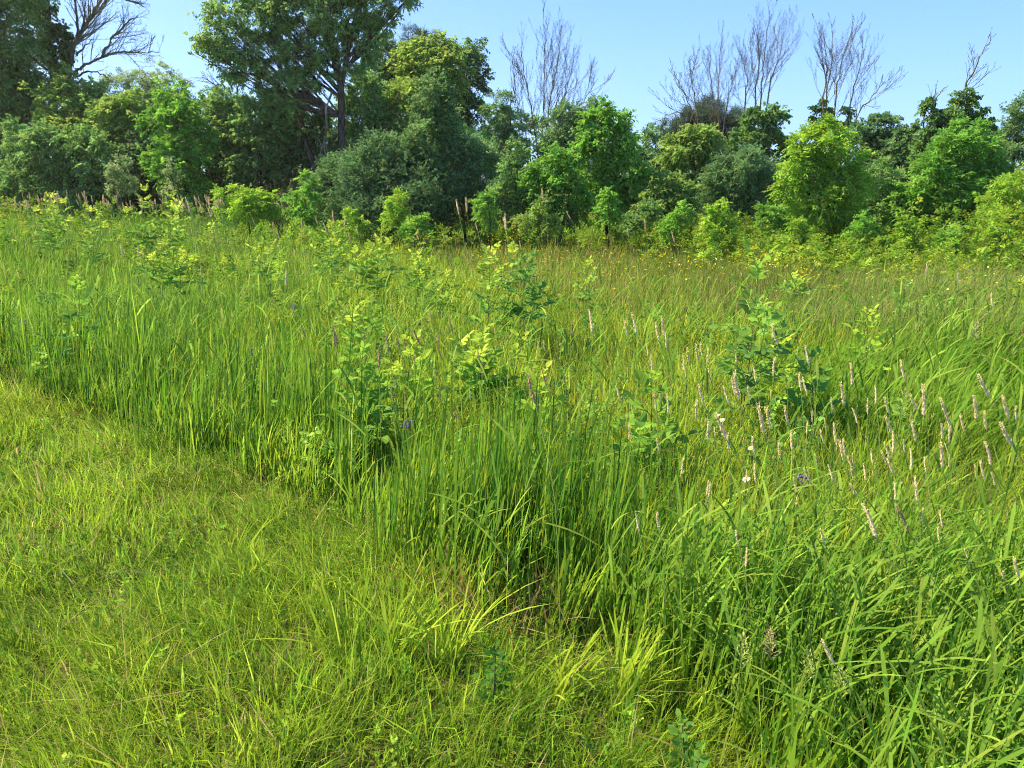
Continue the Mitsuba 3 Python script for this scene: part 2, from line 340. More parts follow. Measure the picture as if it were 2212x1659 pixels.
# ------------------------------------------------------------------ foliage
def sprays(P, A, m, L, ll, lw, col, droop=0.25, jit=0.35, fold=0.12, fan=0.9):
    """m leaves along each twig; a leaf is a folded rhombus. P, A: (n, 3) root and direction of the twigs."""
    n = len(P); up = np.array([0, 0, 1.0])
    S = nrm(np.cross(A, up + rng.normal(0, 0.35, (n, 3)))); N = np.cross(S, A)
    V, C = [], []
    Ls = L * rng.uniform(0.7, 1.25, (n, 1)); cs = col * np.exp(rng.normal(0, 0.17, (n, 1))) * np.exp(rng.normal(0, 0.06, (n, 3)))
    for j in range(m):
        t = (j + 0.6) / m
        q = P + A * Ls * t; q[:, 2] -= droop * Ls[:, 0] * t * t
        sg = 1 if j % 2 else -1
        f = fan if j < m - 1 else 0.1
        D = nrm(A * 0.55 + S * (sg * f) + rng.normal(0, jit, (n, 3)) - up * droop * 0.8)
        M = nrm(N + rng.normal(0, jit, (n, 3)) + up * 0.25)
        W = nrm(np.cross(D, M)); M = np.cross(W, D)
        k = rng.uniform(0.75, 1.25, (n, 1))
        l, w = ll * k, lw * k * 0.5
        V += [q, q + D * l * 0.45 + W * w + M * fold * w, q + D * l - up * l * droop * 0.5, q + D * l * 0.45 - W * w + M * fold * w]
        cj = cs * np.exp(rng.normal(0, 0.10, (n, 1)))
        C += [cj] * 4
    V = np.stack(V, 1).reshape(-1, 3); C = np.clip(np.stack(C, 1), 0, 1).reshape(-1, 3)
    b = np.arange(n * m)[:, None, None] * 4
    return V, (b + np.array([[0, 1, 2], [0, 2, 3]])[None]).reshape(-1, 3), C

STY = {  # leaves per twig, twig length, leaf length, width, droop, jitter, fan
    'maple': (9, 0.34, 0.13, 0.085, 0.35, 0.4, 0.9),
    'ash':   (9, 0.30, 0.125, 0.055, 0.30, 0.22, 1.1),
    'willow': (9, 0.36, 0.11, 0.045, 0.15, 0.4, 0.7),
    'round': (9, 0.28, 0.09, 0.065, 0.12, 0.5, 0.9),
    'ivy':   (8, 0.25, 0.13, 0.11, 0.45, 0.35, 0.9),
    'pine':  (14, 0.30, 0.17, 0.022, -0.1, 0.4, 0.9),
}
COL = {'mid': (0.182, 0.347, 0.106), 'yellow': (0.251, 0.403, 0.094), 'dark': (0.131, 0.263, 0.100), 'grey': (0.165, 0.319, 0.130), 'bright': (0.194, 0.420, 0.071),
       'lime': (0.285, 0.493, 0.065), 'ivy': (0.120, 0.252, 0.071), 'pine': (0.074, 0.129, 0.088), 'pale': (0.274, 0.403, 0.177), 'shade': (0.120, 0.246, 0.100)}

def crown(lobes, Y, style, col, dens=1.0, gap=0.0, big=1.0, seed=0, clump=0.07):
    """Leaf twigs spread over and through ellipsoid lobes; (v, f, c)."""
    m, L, ll, lw, droop, jit, fan = STY[style]
    s = 0.86 * big * (Y / 24) ** 0.5
    L, ll, lw = L * s, ll * s, lw * s
    per = m * ll * lw * 0.5
    cen, rad = [], []
    for lb in lobes:
        vx, vy, rx, ry = lb[:4]; dy = lb[4] if len(lb) > 4 else random.uniform(-0.5, 0.5) * rx * unit(Y)
        u = unit(Y + dy)
        cen.append(at(vx, vy, Y + dy)); rad.append([rx * u, 0.85 * (rx + ry) / 2 * u, ry * u])
    cen, rad = np.array(cen), np.array(rad)
    Ps, As = [], []
    for k in range(len(cen)):
        r = rad[k]; area = 4 * np.pi * ((r[0] * r[1]) ** 1.6 / 3 + (r[0] * r[2]) ** 1.6 / 3 + (r[1] * r[2]) ** 1.6 / 3) ** (1 / 1.6)
        n = max(6, int(dens * 2.3 * area / per))
        nc = max(4, int(n * clump * random.uniform(0.6, 1.4))); cd = nrm(rng.normal(0, 1, (nc, 3)) + [0, 0, 0.15])
        lump = 0.62 + 0.75 * meshkit.fbm(cd * 1.9 + k * 7.3 + seed, 2, 21 + seed)
        cc = cd * (rng.uniform(0.25, 1, nc) ** 0.5 * lump)[:, None]
        i = rng.integers(0, nc, n)
        d = nrm(rng.normal(0, 1, (n, 3)))
        loc = d * (rng.uniform(0, 1, n) ** 0.5 * rng.uniform(0.1, 0.52, nc)[i])[:, None] * [1, 1, 0.7]
        p = cen[k] + (cc[i] + loc) * r
        d = nrm(cd[i] * 0.55 + d * 0.6)
        sh = rng.uniform(0, 1, n) < 0.12                # shoots that stand out of the outline
        p[sh] += (nrm(cd[i] + [0, 0, 0.5]) * r * rng.uniform(0.08, 0.42, (n, 1)))[sh]
        # thin out what lies deep inside a neighbouring lobe
        keep = np.ones(n, bool)
        for j in range(len(cen)):
            if j != k: keep &= ~((((p - cen[j]) / rad[j]) ** 2).sum(1) < 0.4) | (rng.uniform(0, 1, n) < 0.25)
        # gaps between the clumps
        g = meshkit.fbm(p / (0.55 * s) + seed * 3.1, 2, 40 + seed)
        keep &= g > 0.27 + gap * 0.3
        keep &= p[:, 2] > gz(p[:, 0], p[:, 1]) + 0.05
        p, d = p[keep], d[keep]
        Ps.append(p); As.append(nrm(d / r * r.mean() * 0.9 + rng.normal(0, 0.45, p.shape) + [0, 0, 0.25]))
    P, A = np.vstack(Ps), np.vstack(As)
    tone = meshkit.fbm(P / (1.1 * s) + seed, 2, 60 + seed)[:, None]
    c = np.asarray(COL[col] if isinstance(col, str) else col) * (0.75 + 0.55 * tone) * np.hstack([0.9 + 0.25 * tone, np.ones_like(tone), np.ones_like(tone)])
    return sprays(P, A, m, L, ll, lw, c, droop, jit, 0.15, fan), cen, rad

def woody(cen, rad, Y, trunk, r0, sides=7):
    """Trunk through the given points and limbs out to the lobes; also the way up if no trunk points are given."""
    if trunk is None:
        lo = cen[np.argmin(cen[:, 2])]; top = cen[np.argmax(cen[:, 2])]
        bx, by = cen[:, 0].mean(), cen[:, 1].mean()
        b = np.array([bx, by, gz(bx, by) - 0.1])
        path = bend([b, b * 0.45 + top * 0.55 + rng.normal(0, 0.12, 3), top])
    else:
        path = bend(trunk)
    rr = r0 * (1 - 0.8 * np.linspace(0, 1, len(path)) ** 1.2); rr[0] *= 1.35
    ms = [tube(path, rr, sides)]
    for k in range(len(cen)):
        hd = np.linalg.norm(path[:, :2] - cen[k][:2], axis=1)
        i = int(np.argmin(np.abs(path[:, 2] - (cen[k][2] - 1.0 * hd)) + 0.3 * hd)); i = max(i, int(len(path) * (0.25 if trunk is None else 0.42)))
        a = path[i]; e = cen[k] + [0, 0, 0.3 * rad[k][2]]
        mid = a * 0.5 + e * 0.5 + [0, 0, -0.08 * np.linalg.norm(e - a)] + rng.normal(0, 0.06, 3)
        q = bend([a, mid, e]); R = min(rr[i] * 0.45, r0 * 0.26)
        ms.append(tube(q, R * (1 - 0.8 * np.linspace(0, 1, len(q))), 5))
        for _ in range(5):     # smaller branches
            j = random.randrange(2, len(q)); dd = nrm(rng.normal(0, 1, 3)) * rad[k] * random.uniform(0.5, 0.9)
            e2 = cen[k] + dd
            q2 = bend([q[j], (q[j] + e2) / 2 + [0, 0, 0.1 * rad[k][2]], e2], 3)
            ms.append(tube(q2, R * 0.35 * (1 - 0.75 * np.linspace(0, 1, len(q2))), 4))
    return joined(ms)
_seed = [0]
def tree(name, label, cat, Y, style, col, lobes, trunk=None, r0=0.07, dens=1.0, gap=0.0, big=1.0, group=None, wood='mat_bark', leaf='mat_leaf', crown_name='crown'):
    _seed[0] += 1
    t = thing(name, label, cat, group)
    if Y < 27: Y = Y * 0.75 + 8.5
    if len(lobes) > 3 and style != 'pine':
        extra = []
        for lb in lobes:                                # side boughs that break the round outline
            if random.random() < 0.8:
                a = random.choice([random.uniform(-0.5, 0.5), math.pi + random.uniform(-0.5, 0.5)]); q = random.uniform(0.3, 0.48)
                extra.append((lb[0] + math.cos(a) * lb[2] * 0.88, lb[1] - math.sin(a) * lb[3] * 0.7, lb[2] * q, lb[3] * q))
        lobes = list(lobes) + extra
    (v, f, c), cen, rad = crown(lobes, Y, style, col, dens, gap, big, _seed[0])
    tr = None if trunk is None else [at(a, b, Y) for a, b in trunk]
    if tr is not None:
        b = tr[0].copy(); b[2] = gz(b[0], b[1]) - 0.1; tr = [b] + tr if tr[0][2] > b[2] + 0.3 else [b] + tr[1:]
    part(t, 'trunk', woody(cen, rad, Y, tr, r0), wood, smooth=True)
    part(t, crown_name, (v, f), leaf, color=c)
    NT[t] = len(f)
    return t

# ---- left wood
tree('boxelder_tree', 'tall dark green tree cut by the left edge of the picture', 'tree', 41, 'maple', 'mid',
     [(15, 40, 55, 60), (-60, 90, 80, 90), (30, 120, 45, 50), (-20, 190, 80, 70), (45, 190, 50, 50), (0, 270, 75, 65), (-40, 360, 80, 80), (-90, 240, 80, 120), (-60, -60, 90, 80), (30, -40, 50, 50)],
     [(-10, 450), (-5, 250), (10, 60)], 0.14, 0.85)
t = tree('vine_clad_tree', 'tall pale trunk wrapped in dark climbing vine, with thin light green leaves at its left', 'tree', 44, 'round', 'yellow',
     [(52, 25, 36, 40), (70, 75, 34, 34), (45, -30, 50, 40), (85, 120, 28, 26), (30, 80, 26, 30), (130, -40, 40, 25)], [(122, 430), (116, 200), (106, 60), (98, -60), (96, -110)], 0.24, 0.5, 0.35, wood='mat_deadwood')
(v, f, c), _, _ = crown([(112, 45, 17, 30, 0), (128, 85, 25, 32, 0), (132, 125, 27, 32, 0), (138, 160, 26, 26, 0), (118, 110, 20, 40, 0)], 44, 'ivy', 'ivy', 1.0, 0.0, 0.8, 77)
part(t, 'climbing_vine', (v, f), 'mat_ivy', color=c, label='dark green vine climbing the trunk')
tree('boxelder_tree', 'sunlit yellowish green tree below the vine wrapped trunk', 'tree', 39, 'maple', 'yellow', [(165, 195, 45, 38), (130, 235, 45, 40), (200, 235, 50, 42), (160, 280, 60, 50), (225, 280, 45, 45)], None, 0.1)
tree('boxelder_tree', 'rounded light topped bush low against the wood at the far left', 'tree', 36.5, 'maple', 'mid', [(60, 300, 45, 40), (110, 330, 55, 50), (80, 390, 65, 45), (20, 400, 50, 40), (130, 400, 50, 40)], None, 0.08)
tree('boxelder_tree', 'drooping layered maple bush left of the pale little shrub', 'tree', 36, 'maple', 'mid', [(165, 320, 40, 35), (215, 335, 50, 45), (190, 385, 55, 45), (235, 395, 45, 40), (170, 410, 45, 30)], None, 0.08)
tree('boxelder_tree', 'yellow green topped tree in the middle of the left wood', 'tree', 38, 'maple', 'yellow', [(250, 250, 42, 38), (295, 245, 45, 40), (275, 295, 55, 45), (320, 290, 40, 40), (300, 345, 50, 45)], None, 0.1)
tree('boxelder_tree', 'dark shrubby tree low behind the pale little shrub', 'tree', 37, 'maple', 'dark', [(280, 370, 50, 45), (320, 390, 50, 45), (250, 410, 55, 35), (345, 420, 45, 30), (300, 330, 35, 30)], None, 0.08)
tree('boxelder_tree', 'vine draped tree with a bright top and a dark right flank', 'tree', 36, 'maple', 'bright', [(375, 215, 36, 28), (400, 250, 42, 36), (360, 270, 38, 36), (405, 310, 45, 50), (375, 360, 50, 50), (400, 410, 50, 35)], None, 0.12)
tree('boxelder_tree', 'broad mid green tree right of the vine draped one', 'tree', 38.5, 'maple', 'mid', [(450, 245, 40, 34), (490, 235, 42, 34), (470, 290, 55, 45), (520, 290, 50, 45), (455, 350, 55, 50), (510, 365, 55, 50), (460, 415, 60, 32)], None, 0.1)
tree('boxelder_tree', 'shaded green tree under the left limb of the big tree', 'tree', 38, 'maple', 'mid', [(550, 250, 42, 36), (580, 290, 45, 40), (545, 320, 50, 45), (560, 380, 55, 45), (520, 415, 45, 30)], None, 0.1)
tree('young_ash', 'thin airy light green treetop against the sky at left', 'tree', 47, 'ash', 'pale', [(250, 195, 40, 28), (300, 185, 40, 32), (340, 165, 34, 26), (365, 190, 36, 34), (385, 225, 30, 28), (310, 225, 55, 30), (275, 250, 60, 40), (350, 260, 60, 50)], None, 0.08, 0.45, 0.4, 0.85)
tree('pale_shrub', 'small pale green shrub in front of the dark left wood', 'shrub', 33, 'round', 'pale', [(262, 355, 16, 14), (255, 375, 24, 20), (268, 395, 22, 20), (258, 410, 24, 18)], None, 0.03, 0.55, 0.2, 0.75)
tree('pale_shrub', 'thin pale twiggy shrub right of the small pale one', 'shrub', 33, 'round', 'pale', [(362, 358, 10, 12), (370, 380, 16, 14), (378, 400, 18, 16), (366, 412, 18, 14)], None, 0.03, 0.35, 0.3, 0.7)
tree('vine_tangle', 'bright yellow green vine tangle below the big tree at left', 'vine', 27, 'ash', 'lime', [(500, 425, 28, 20), (535, 430, 36, 24), (565, 440, 30, 22), (515, 450, 45, 18), (555, 460, 40, 16)], None, 0.03, 0.8, 0, 0.8, wood='mat_twig')
# ---- big tree
BIG = [(470, 75, 42, 40), (448, 115, 26, 30), (500, 35, 44, 40), (520, 95, 42, 38), (490, 140, 36, 22), (560, 45, 44, 40), (575, 105, 40, 36), (615, 15, 46, 42), (625, 75, 42, 38), (665, 40, 40, 40),
       (690, 95, 36, 34), (720, 25, 44, 42), (765, 35, 42, 40), (815, 15, 40, 28), (850, -10, 42, 22), (790, 85, 40, 32), (765, 120, 34, 30), (640, 130, 38, 32), (600, 155, 42, 28), (560, 180, 36, 26), (820, 60, 30, 22),
       (560, -25, 60, 36), (660, -45, 70, 40), (770, -40, 70, 36), (700, 150, 30, 30), (640, 185, 40, 30), (590, 215, 40, 32)]
t = tree('big_tree', 'big open crowned tree with dark forked trunk rising out of the top of the picture', 'tree', 37, 'maple', (0.225, 0.39, 0.12), BIG,
     [(742, 450), (739, 330), (736, 180), (722, 110), (700, 40), (690, -60)], 0.24, 0.8, 0.34, 0.9)
lm = []
for pts, r in (([(737, 190), (752, 110), (768, 30), (776, -60)], 0.13), ([(736, 200), (690, 152), (630, 118), (560, 78), (500, 50)], 0.11), ([(738, 165), (790, 95), (845, 35), (880, 0)], 0.09),
               ([(735, 185), (716, 110), (712, 40), (716, -50)], 0.12), ([(725, 250), (670, 215), (640, 195)], 0.1)):
    q = bend([at(a, b, 37) for a, b in pts]); lm.append(tube(q, r * (1 - 0.65 * np.linspace(0, 1, len(q))), 7))
part(t, 'limb', joined(lm), 'mat_bark', smooth=True)
lm = []
for pts, r in (([(690, 420), (668, 330), (640, 235), (600, 190), (555, 163), (515, 158)], 0.15), ([(640, 235), (622, 150), (600, 80)], 0.09)):
    q = bend([at(a, b, 38) for a, b in pts]); lm.append(tube(q, r * (1 - 0.65 * np.linspace(0, 1, len(q))), 7))
part(t, 'limb', joined(lm), 'mat_bark', smooth=True)
lm = []
for pts, r in (([(718, 196), (705, 235), (706, 270), (700, 320), (712, 345)], 0.055), ([(706, 290), (695, 320), (690, 345)], 0.03), ([(703, 305), (707, 330), (706, 352)], 0.025), ([(706, 262), (690, 290), (684, 300)], 0.025)):
    q = bend([at(a, b, 35.4) for a, b in pts]); lm.append(tube(q, r * (1 - 0.6 * np.linspace(0, 1, len(q))), 5))
part(t, 'broken_branch', joined(lm), 'mat_deadwood', smooth=True, label='pale broken branch hanging in front of the trunk')

tree('maple_tree', 'dark leafy tree standing in the shade left of the big trunk', 'tree', 39, 'maple', 'dark', [(610, 250, 42, 40), (660, 250, 45, 45), (630, 310, 50, 50), (690, 310, 45, 50), (600, 350, 50, 45), (660, 370, 55, 50)], None, 0.1)
tree('maple_tree', 'mid green tree right of the big trunk', 'tree', 38.5, 'maple', 'mid', [(785, 200, 34, 40), (770, 250, 42, 42), (815, 270, 40, 45), (765, 310, 45, 50), (810, 330, 45, 50), (740, 370, 45, 50)], None, 0.1)
tree('maple_tree', 'dark upright tree behind and right of the big tree crown', 'tree', 43, 'maple', 'dark', [(825, 120, 34, 32), (850, 160, 36, 36), (815, 165, 32, 36), (860, 210, 36, 36), (820, 215, 36, 36)], None, 0.1)
for i, (bx, tx, top, w, lab) in enumerate([(878, 882, 68, 20, 'dark spruce top left of the twin behind the round maple'), (905, 908, 62, 22, 'tallest dark spruce top behind the round maple'), (948, 950, 72, 18, 'dark spruce top at the right behind the round maple')]):
    tree('spruce_tree', lab, 'tree', 58, 'pine', 'pine', [(tx, top + 10, w * 0.4, 14), (tx, top + 30, w * 0.75, 16), (tx, top + 55, w, 20), (tx, top + 90, w * 1.2, 28), (tx, top + 140, w * 1.4, 40)], [(bx, 430), (bx, 250), (tx, top)], 0.14, 0.7, 0, 1.0)
tree('maple_tree', 'round yellowish green maple against the sky right of the big tree', 'tree', 42, 'maple', 'yellow', [(905, 115, 40, 28), (950, 110, 42, 30), (880, 150, 36, 32), (930, 155, 48, 40), (970, 150, 34, 36), (895, 195, 40, 32), (945, 205, 50, 36)], None, 0.12)
tree('maple_tree', 'yellowish tree below the round maple', 'tree', 39, 'maple', 'yellow', [(870, 215, 36, 30), (905, 210, 34, 28), (880, 255, 46, 40), (930, 260, 46, 42), (850, 290, 42, 40), (900, 310, 50, 42)], None, 0.1)
tree('dark_tree', 'dark crowned tree with bare lower trunk leaning over the gap of sky', 'tree', 44, 'maple', 'dark', [(1000, 115, 34, 26), (1025, 145, 24, 28), (985, 155, 32, 34), (1020, 190, 26, 30), (985, 210, 36, 36), (1020, 232, 22, 24), (975, 260, 34, 36), (985, 300, 26, 30)],
     [(968, 440), (980, 320), (1000, 235), (1008, 160)], 0.16, 0.85)
tree('poplar_tree', 'narrow grey green poplar rising above the dark willow scrub', 'tree', 27.5, 'round', (0.16, 0.30, 0.11), [(940, 178, 16, 22), (928, 210, 26, 30), (955, 225, 24, 34), (938, 255, 36, 36), (965, 285, 30, 40), (915, 295, 36, 40), (945, 330, 46, 44), (985, 345, 30, 40), (905, 360, 40, 40), (950, 390, 50, 44)], None, 0.07, 0.9)
tree('willow_shrub', 'large dark grey green willow shrub in the middle of the field edge', 'shrub', 25, 'willow', 'shade', [(830, 335, 40, 36), (880, 355, 46, 44), (805, 375, 48, 46), (860, 410, 70, 55), (780, 420, 50, 45), (920, 420, 60, 55), (750, 455, 38, 35), (820, 465, 65, 35), (900, 470, 65, 32)], None, 0.06, 1.0, 0, 1.1)
tree('willow_shrub', 'paler willow shrub at the right of the large dark one', 'shrub', 26.5, 'willow', 'grey', [(995, 325, 40, 32), (1035, 350, 38, 36), (985, 375, 45, 42), (1020, 410, 45, 40), (980, 435, 50, 42), (1045, 440, 40, 36)], None, 0.05, 1.0, 0, 1.1)
tree('willow_shrub', 'shaded willow shrub in front of the big trunk', 'shrub', 29, 'willow', 'dark', [(735, 380, 36, 36), (700, 420, 40, 36), (745, 425, 45, 40), (715, 460, 50, 28)], None, 0.05, 1.0, 0, 1.1)
tree('elm_sapling', 'slender light green tree with feathery top left of the bare ash', 'tree', 40, 'ash', 'grey', [(1088, 220, 18, 20), (1080, 250, 28, 26), (1100, 265, 28, 28), (1075, 290, 30, 30), (1105, 305, 32, 30), (1085, 335, 40, 34)], None, 0.08, 0.7, 0.1)
tree('maple_sapling', 'bright maple sapling poking up below the dark crowned tree', 'tree', 36, 'maple', 'bright', [(1020, 290, 24, 18), (1035, 310, 28, 24), (1005, 325, 28, 24), (1045, 345, 30, 30)], None, 0.05, 0.8)
tree('elm_sapling', 'narrow mid green sapling at the foot of the bare ash', 'tree', 24, 'round', 'mid', [(1115, 335, 16, 26), (1110, 375, 24, 30), (1120, 410, 30, 34), (1095, 430, 32, 36), (1085, 465, 40, 26), (1125, 455, 32, 28)], None, 0.05, 0.9)
tree('elm_sapling', 'yellow green sapling in the grass edge right of the willow shrubs', 'tree', 22, 'ash', 'bright', [(1052, 420, 14, 16), (1048, 445, 20, 18), (1058, 468, 24, 18)], None, 0.03, 0.8, 0, 0.8)
# ---- right wood
tree('maple_tree', 'bright young maple with pointed top, tallest of the near trees right of the bare ash', 'tree', 24, 'maple', 'bright', [(1308, 240, 20, 18), (1285, 262, 24, 22), (1330, 265, 28, 24), (1310, 300, 44, 36), (1275, 320, 28, 36), (1345, 320, 40, 40), (1300, 365, 50, 44), (1350, 385, 42, 46), (1310, 425, 60, 40), (1365, 430, 34, 32)], None, 0.07, 0.95)
tree('maple_tree', 'bright young maple bush below and left of the pointed one', 'tree', 23, 'maple', 'bright', [(1205, 345, 28, 22), (1180, 370, 30, 28), (1225, 375, 34, 32), (1195, 415, 44, 36), (1235, 430, 38, 36), (1165, 425, 32, 32), (1210, 460, 52, 26)], None, 0.05, 0.95)
tree('elm_tree', 'grey green tree behind the pointed young maple', 'tree', 40, 'round', 'grey', [(1235, 250, 36, 24), (1270, 240, 30, 22), (1215, 280, 40, 34), (1255, 290, 44, 40), (1200, 320, 36, 36), (1245, 340, 50, 40)], None, 0.09, 0.9)
tree('elm_tree', 'low grey green tree right of the pointed young maple', 'tree', 30, 'round', 'grey', [(1400, 315, 30, 24), (1390, 350, 34, 32), (1425, 350, 34, 32), (1400, 395, 46, 36), (1440, 390, 36, 36), (1390, 435, 44, 30)], None, 0.06, 0.95)
tree('maple_tree', 'rounded yellow green maple in front of the dark pines', 'tree', 29, 'maple', 'yellow', [(1500, 295, 36, 26), (1475, 325, 36, 30), (1525, 325, 38, 32), (1500, 360, 50, 36), (1460, 375, 40, 34), (1535, 375, 36, 34)], None, 0.07)
tree('maple_tree', 'low spreading yellow green maple at the field edge', 'tree', 23, 'maple', 'yellow', [(1440, 405, 36, 28), (1410, 435, 40, 30), (1465, 430, 40, 30), (1430, 460, 56, 24)], None, 0.04)
for lobes, lab in (([(1478, 262, 28, 16), (1465, 282, 34, 20), (1490, 300, 40, 24), (1455, 310, 36, 24)], 'dark pine at the left under the bare crowns'),
                   ([(1535, 240, 30, 18), (1520, 262, 40, 22), (1550, 275, 40, 24), (1530, 305, 50, 30)], 'dark broad pine in the middle under the bare crowns'),
                   ([(1585, 262, 22, 16), (1580, 285, 34, 22), (1600, 310, 36, 26)], 'dark pine at the right under the bare crowns')):
    tree('pine_tree', lab, 'tree', 55, 'pine', 'pine', lobes, None, 0.12, 0.8, 0.05, 1.15)
tree('vine_clad_tree', 'dark vine draped tree under the tallest bare crown', 'tree', 35, 'ivy', 'ivy', [(1655, 232, 24, 22), (1640, 262, 36, 30), (1675, 275, 32, 32), (1620, 295, 38, 34), (1655, 315, 46, 40), (1690, 330, 34, 40), (1600, 335, 40, 36)], None, 0.1, 0.8, leaf='mat_ivy')
tree('willow_shrub', 'grey green willow shrub between the round maple and the light ash', 'shrub', 25, 'willow', 'grey', [(1580, 365, 38, 32), (1620, 360, 36, 34), (1560, 405, 44, 38), (1610, 410, 48, 40), (1655, 395, 34, 40), (1580, 450, 60, 30), (1645, 440, 44, 32)], None, 0.05, 1.0, 0, 1.1)
tree('ash_tree', 'light yellow green young ash standing well forward at the right', 'tree', 18.5, 'ash', 'lime', [(1770, 275, 26, 20), (1800, 290, 28, 22), (1745, 305, 30, 24), (1785, 325, 44, 30), (1825, 345, 34, 30), (1725, 350, 34, 32), (1770, 375, 52, 36), (1835, 400, 36, 38), (1715, 410, 36, 34), (1775, 435, 60, 40), (1830, 465, 40, 36), (1730, 475, 44, 34), (1785, 495, 60, 28)], None, 0.06, 0.95)
tree('ash_tree', 'wide bright green ash clump at the right', 'tree', 20, 'ash', 'bright', [(2090, 285, 30, 20), (2065, 310, 40, 26), (2115, 315, 34, 28), (2040, 345, 44, 34), (2095, 355, 48, 36), (2140, 365, 32, 34), (2010, 385, 46, 36), (2065, 400, 54, 40), (2125, 415, 44, 38), (1985, 430, 48, 38), (2040, 450, 58, 36), (2105, 465, 54, 34), (1950, 440, 36, 34), (1975, 475, 56, 28), (2060, 495, 70, 24)], None, 0.06, 0.95)
tree('ash_tree', 'yellow green ash sapling at the right edge of the picture', 'tree', 17.5, 'ash', 'lime', [(2195, 400, 36, 26), (2170, 440, 40, 34), (2215, 450, 44, 40), (2180, 490, 50, 34), (2240, 500, 50, 40), (2240, 410, 40, 34)], None, 0.05)
tree('ash_tree', 'small mid green ash low between the two bright clumps', 'tree', 21, 'ash', 'mid', [(1900, 385, 30, 26), (1885, 420, 34, 30), (1925, 425, 34, 32), (1900, 465, 44, 32)], None, 0.04)
tree('airy_tree', 'thin grey green tree against the sky at the right edge', 'tree', 33, 'round', 'grey', [(2200, 235, 20, 22), (2180, 262, 24, 22), (2215, 270, 28, 30), (2190, 300, 34, 28), (2150, 305, 18, 22), (2220, 320, 36, 34), (2180, 340, 44, 30), (2240, 260, 40, 60)], None, 0.09, 0.6, 0.25, 0.85)
tree('maple_tree', 'dark green tree right of the light ash against the wood', 'tree', 37, 'maple', 'dark', [(1880, 285, 30, 22), (1905, 275, 24, 20), (1880, 320, 40, 34), (1920, 315, 34, 34), (1895, 360, 50, 36)], None, 0.09)
tree('vine_clad_tree', 'vine covered mound left of the two leafy pillars', 'tree', 36, 'ivy', 'dark', [(1945, 295, 30, 22), (1975, 290, 26, 22), (1955, 325, 44, 32), (1990, 330, 34, 36), (1960, 370, 50, 34)], None, 0.09, 0.75, leaf='mat_ivy')
tP = tree('vine_clad_tree', 'leafy pillar of vine with dead twigs on top', 'tree', 34, 'ivy', 'ivy', [(2012, 232, 17, 18, 0), (2015, 262, 24, 26, 0), (2010, 300, 28, 30, 0), (2020, 340, 32, 36, 0)], None, 0.09, 0.9, leaf='mat_ivy')
tL = tree('vine_clad_tree', 'leaning dead trunk rising from a vine covered mound at the right', 'tree', 34, 'ivy', 'ivy', [(2082, 212, 22, 18, 0), (2070, 240, 34, 26, 0), (2098, 245, 22, 24, 0), (2055, 275, 36, 28, 0), (2095, 285, 36, 30, 0), (2050, 315, 40, 36, 0), (2120, 310, 24, 34, 0), (2090, 335, 44, 36, 0)], [(2040, 350), (2052, 280), (2072, 222)], 0.11, 0.9, leaf='mat_ivy')

# ------------------------------------------------------------------ bare trees
def twigs(path, r, depth, ms, spread=0.62, up=0.35, dens=1.0, maxlen=1.4, start=0.25):
    """Adds side branches to a stem (points of path, radius at its root), and theirs in turn."""
    L = np.linalg.norm(np.diff(path, axis=0), axis=1).sum()
    n = max(2, int(dens * L * (2.1, 2.5, 1.8)[2 - depth if depth < 2 else 2]))
    for k in range(n):
        t = start + (0.98 - start) * (k + random.random()) / n
        i = min(int(t * (len(path) - 1)), len(path) - 2)
        p = path[i] + (path[i + 1] - path[i]) * (t * (len(path) - 1) - i)
        d = nrm(path[i + 1] - path[i])
        side = nrm(np.cross(d, rng.normal(0, 1, 3)))
        dd = nrm(d * (1 - spread * 0.6) + side * spread + np.array([0, 0, 0.12]))
        l = min(maxlen, L * 0.5) * (1.2 - 0.85 * t) * random.uniform(0.55, 1.3)
        if depth == 0: l *= 0.7
        q = [p]
        for s in range(4):
            q.append(q[-1] + dd * l / 4); dd = nrm(dd + np.array([0, 0, up * 0.3]) + rng.normal(0, 0.06, 3))
        q = np.array(q); rr = max(r * (1 - 0.7 * t) * 0.46, 0.0088)
        ms.append(tube(q, np.linspace(rr, max(rr * 0.35, 0.006), 5), 4 if depth == 2 else 3))
        if depth > 0: twigs(q, rr, depth - 1, ms, spread, up, dens, maxlen * 0.5, 0.2)
def bare(name, label, Y, stems, r=0.07, spread=0.5, up=0.35, dens=1.0, maxlen=2.0, holder=None, mat='mat_bare', start=0.25, ground=True, depth=2):
    t = holder or thing(name, label, 'tree', None)
    for pts in stems:
        p3 = [at(a, b, Y + random.uniform(-0.4, 0.4)) for a, b in pts]
        if ground: p3[0][2] = gz(p3[0][0], p3[0][1]) - 0.1
        path = bend(p3, 5); path[1:-1] += rng.normal(0, 0.03, path[1:-1].shape)
        ms = []
        rr = r * (1 - 0.85 * np.linspace(0, 1, len(path))) + 0.006
        stem = tube(path, rr, 6)
        twigs(path, r, depth, ms, spread, up, dens, maxlen, start)
        k = part(t, 'stem', stem, mat, smooth=True)
        v, f = joined(ms); part(k, 'twigs', (v, f), mat); NT[t] = NT.get(t, 0) + len(f)
        labels[k + '__twigs'] = {'kind': 'stuff'}
    return t
bare('bare_ash', 'leafless many stemmed ash against the sky right of the gap in the wood', 42,
     [[(1168, 450), (1162, 340), (1150, 250), (1135, 170), (1126, 110)], [(1172, 450), (1172, 330), (1175, 230), (1176, 140), (1178, 60)], [(1176, 450), (1178, 320), (1188, 220), (1203, 140), (1212, 68)],
      [(1180, 450), (1186, 340), (1212, 265), (1250, 228), (1292, 170)], [(1164, 450), (1142, 330), (1120, 240), (1104, 165)], [(1178, 450), (1192, 300), (1222, 200), (1240, 120)]], 0.048, 0.42, 0.6, 1.0, 3.3, start=0.36)
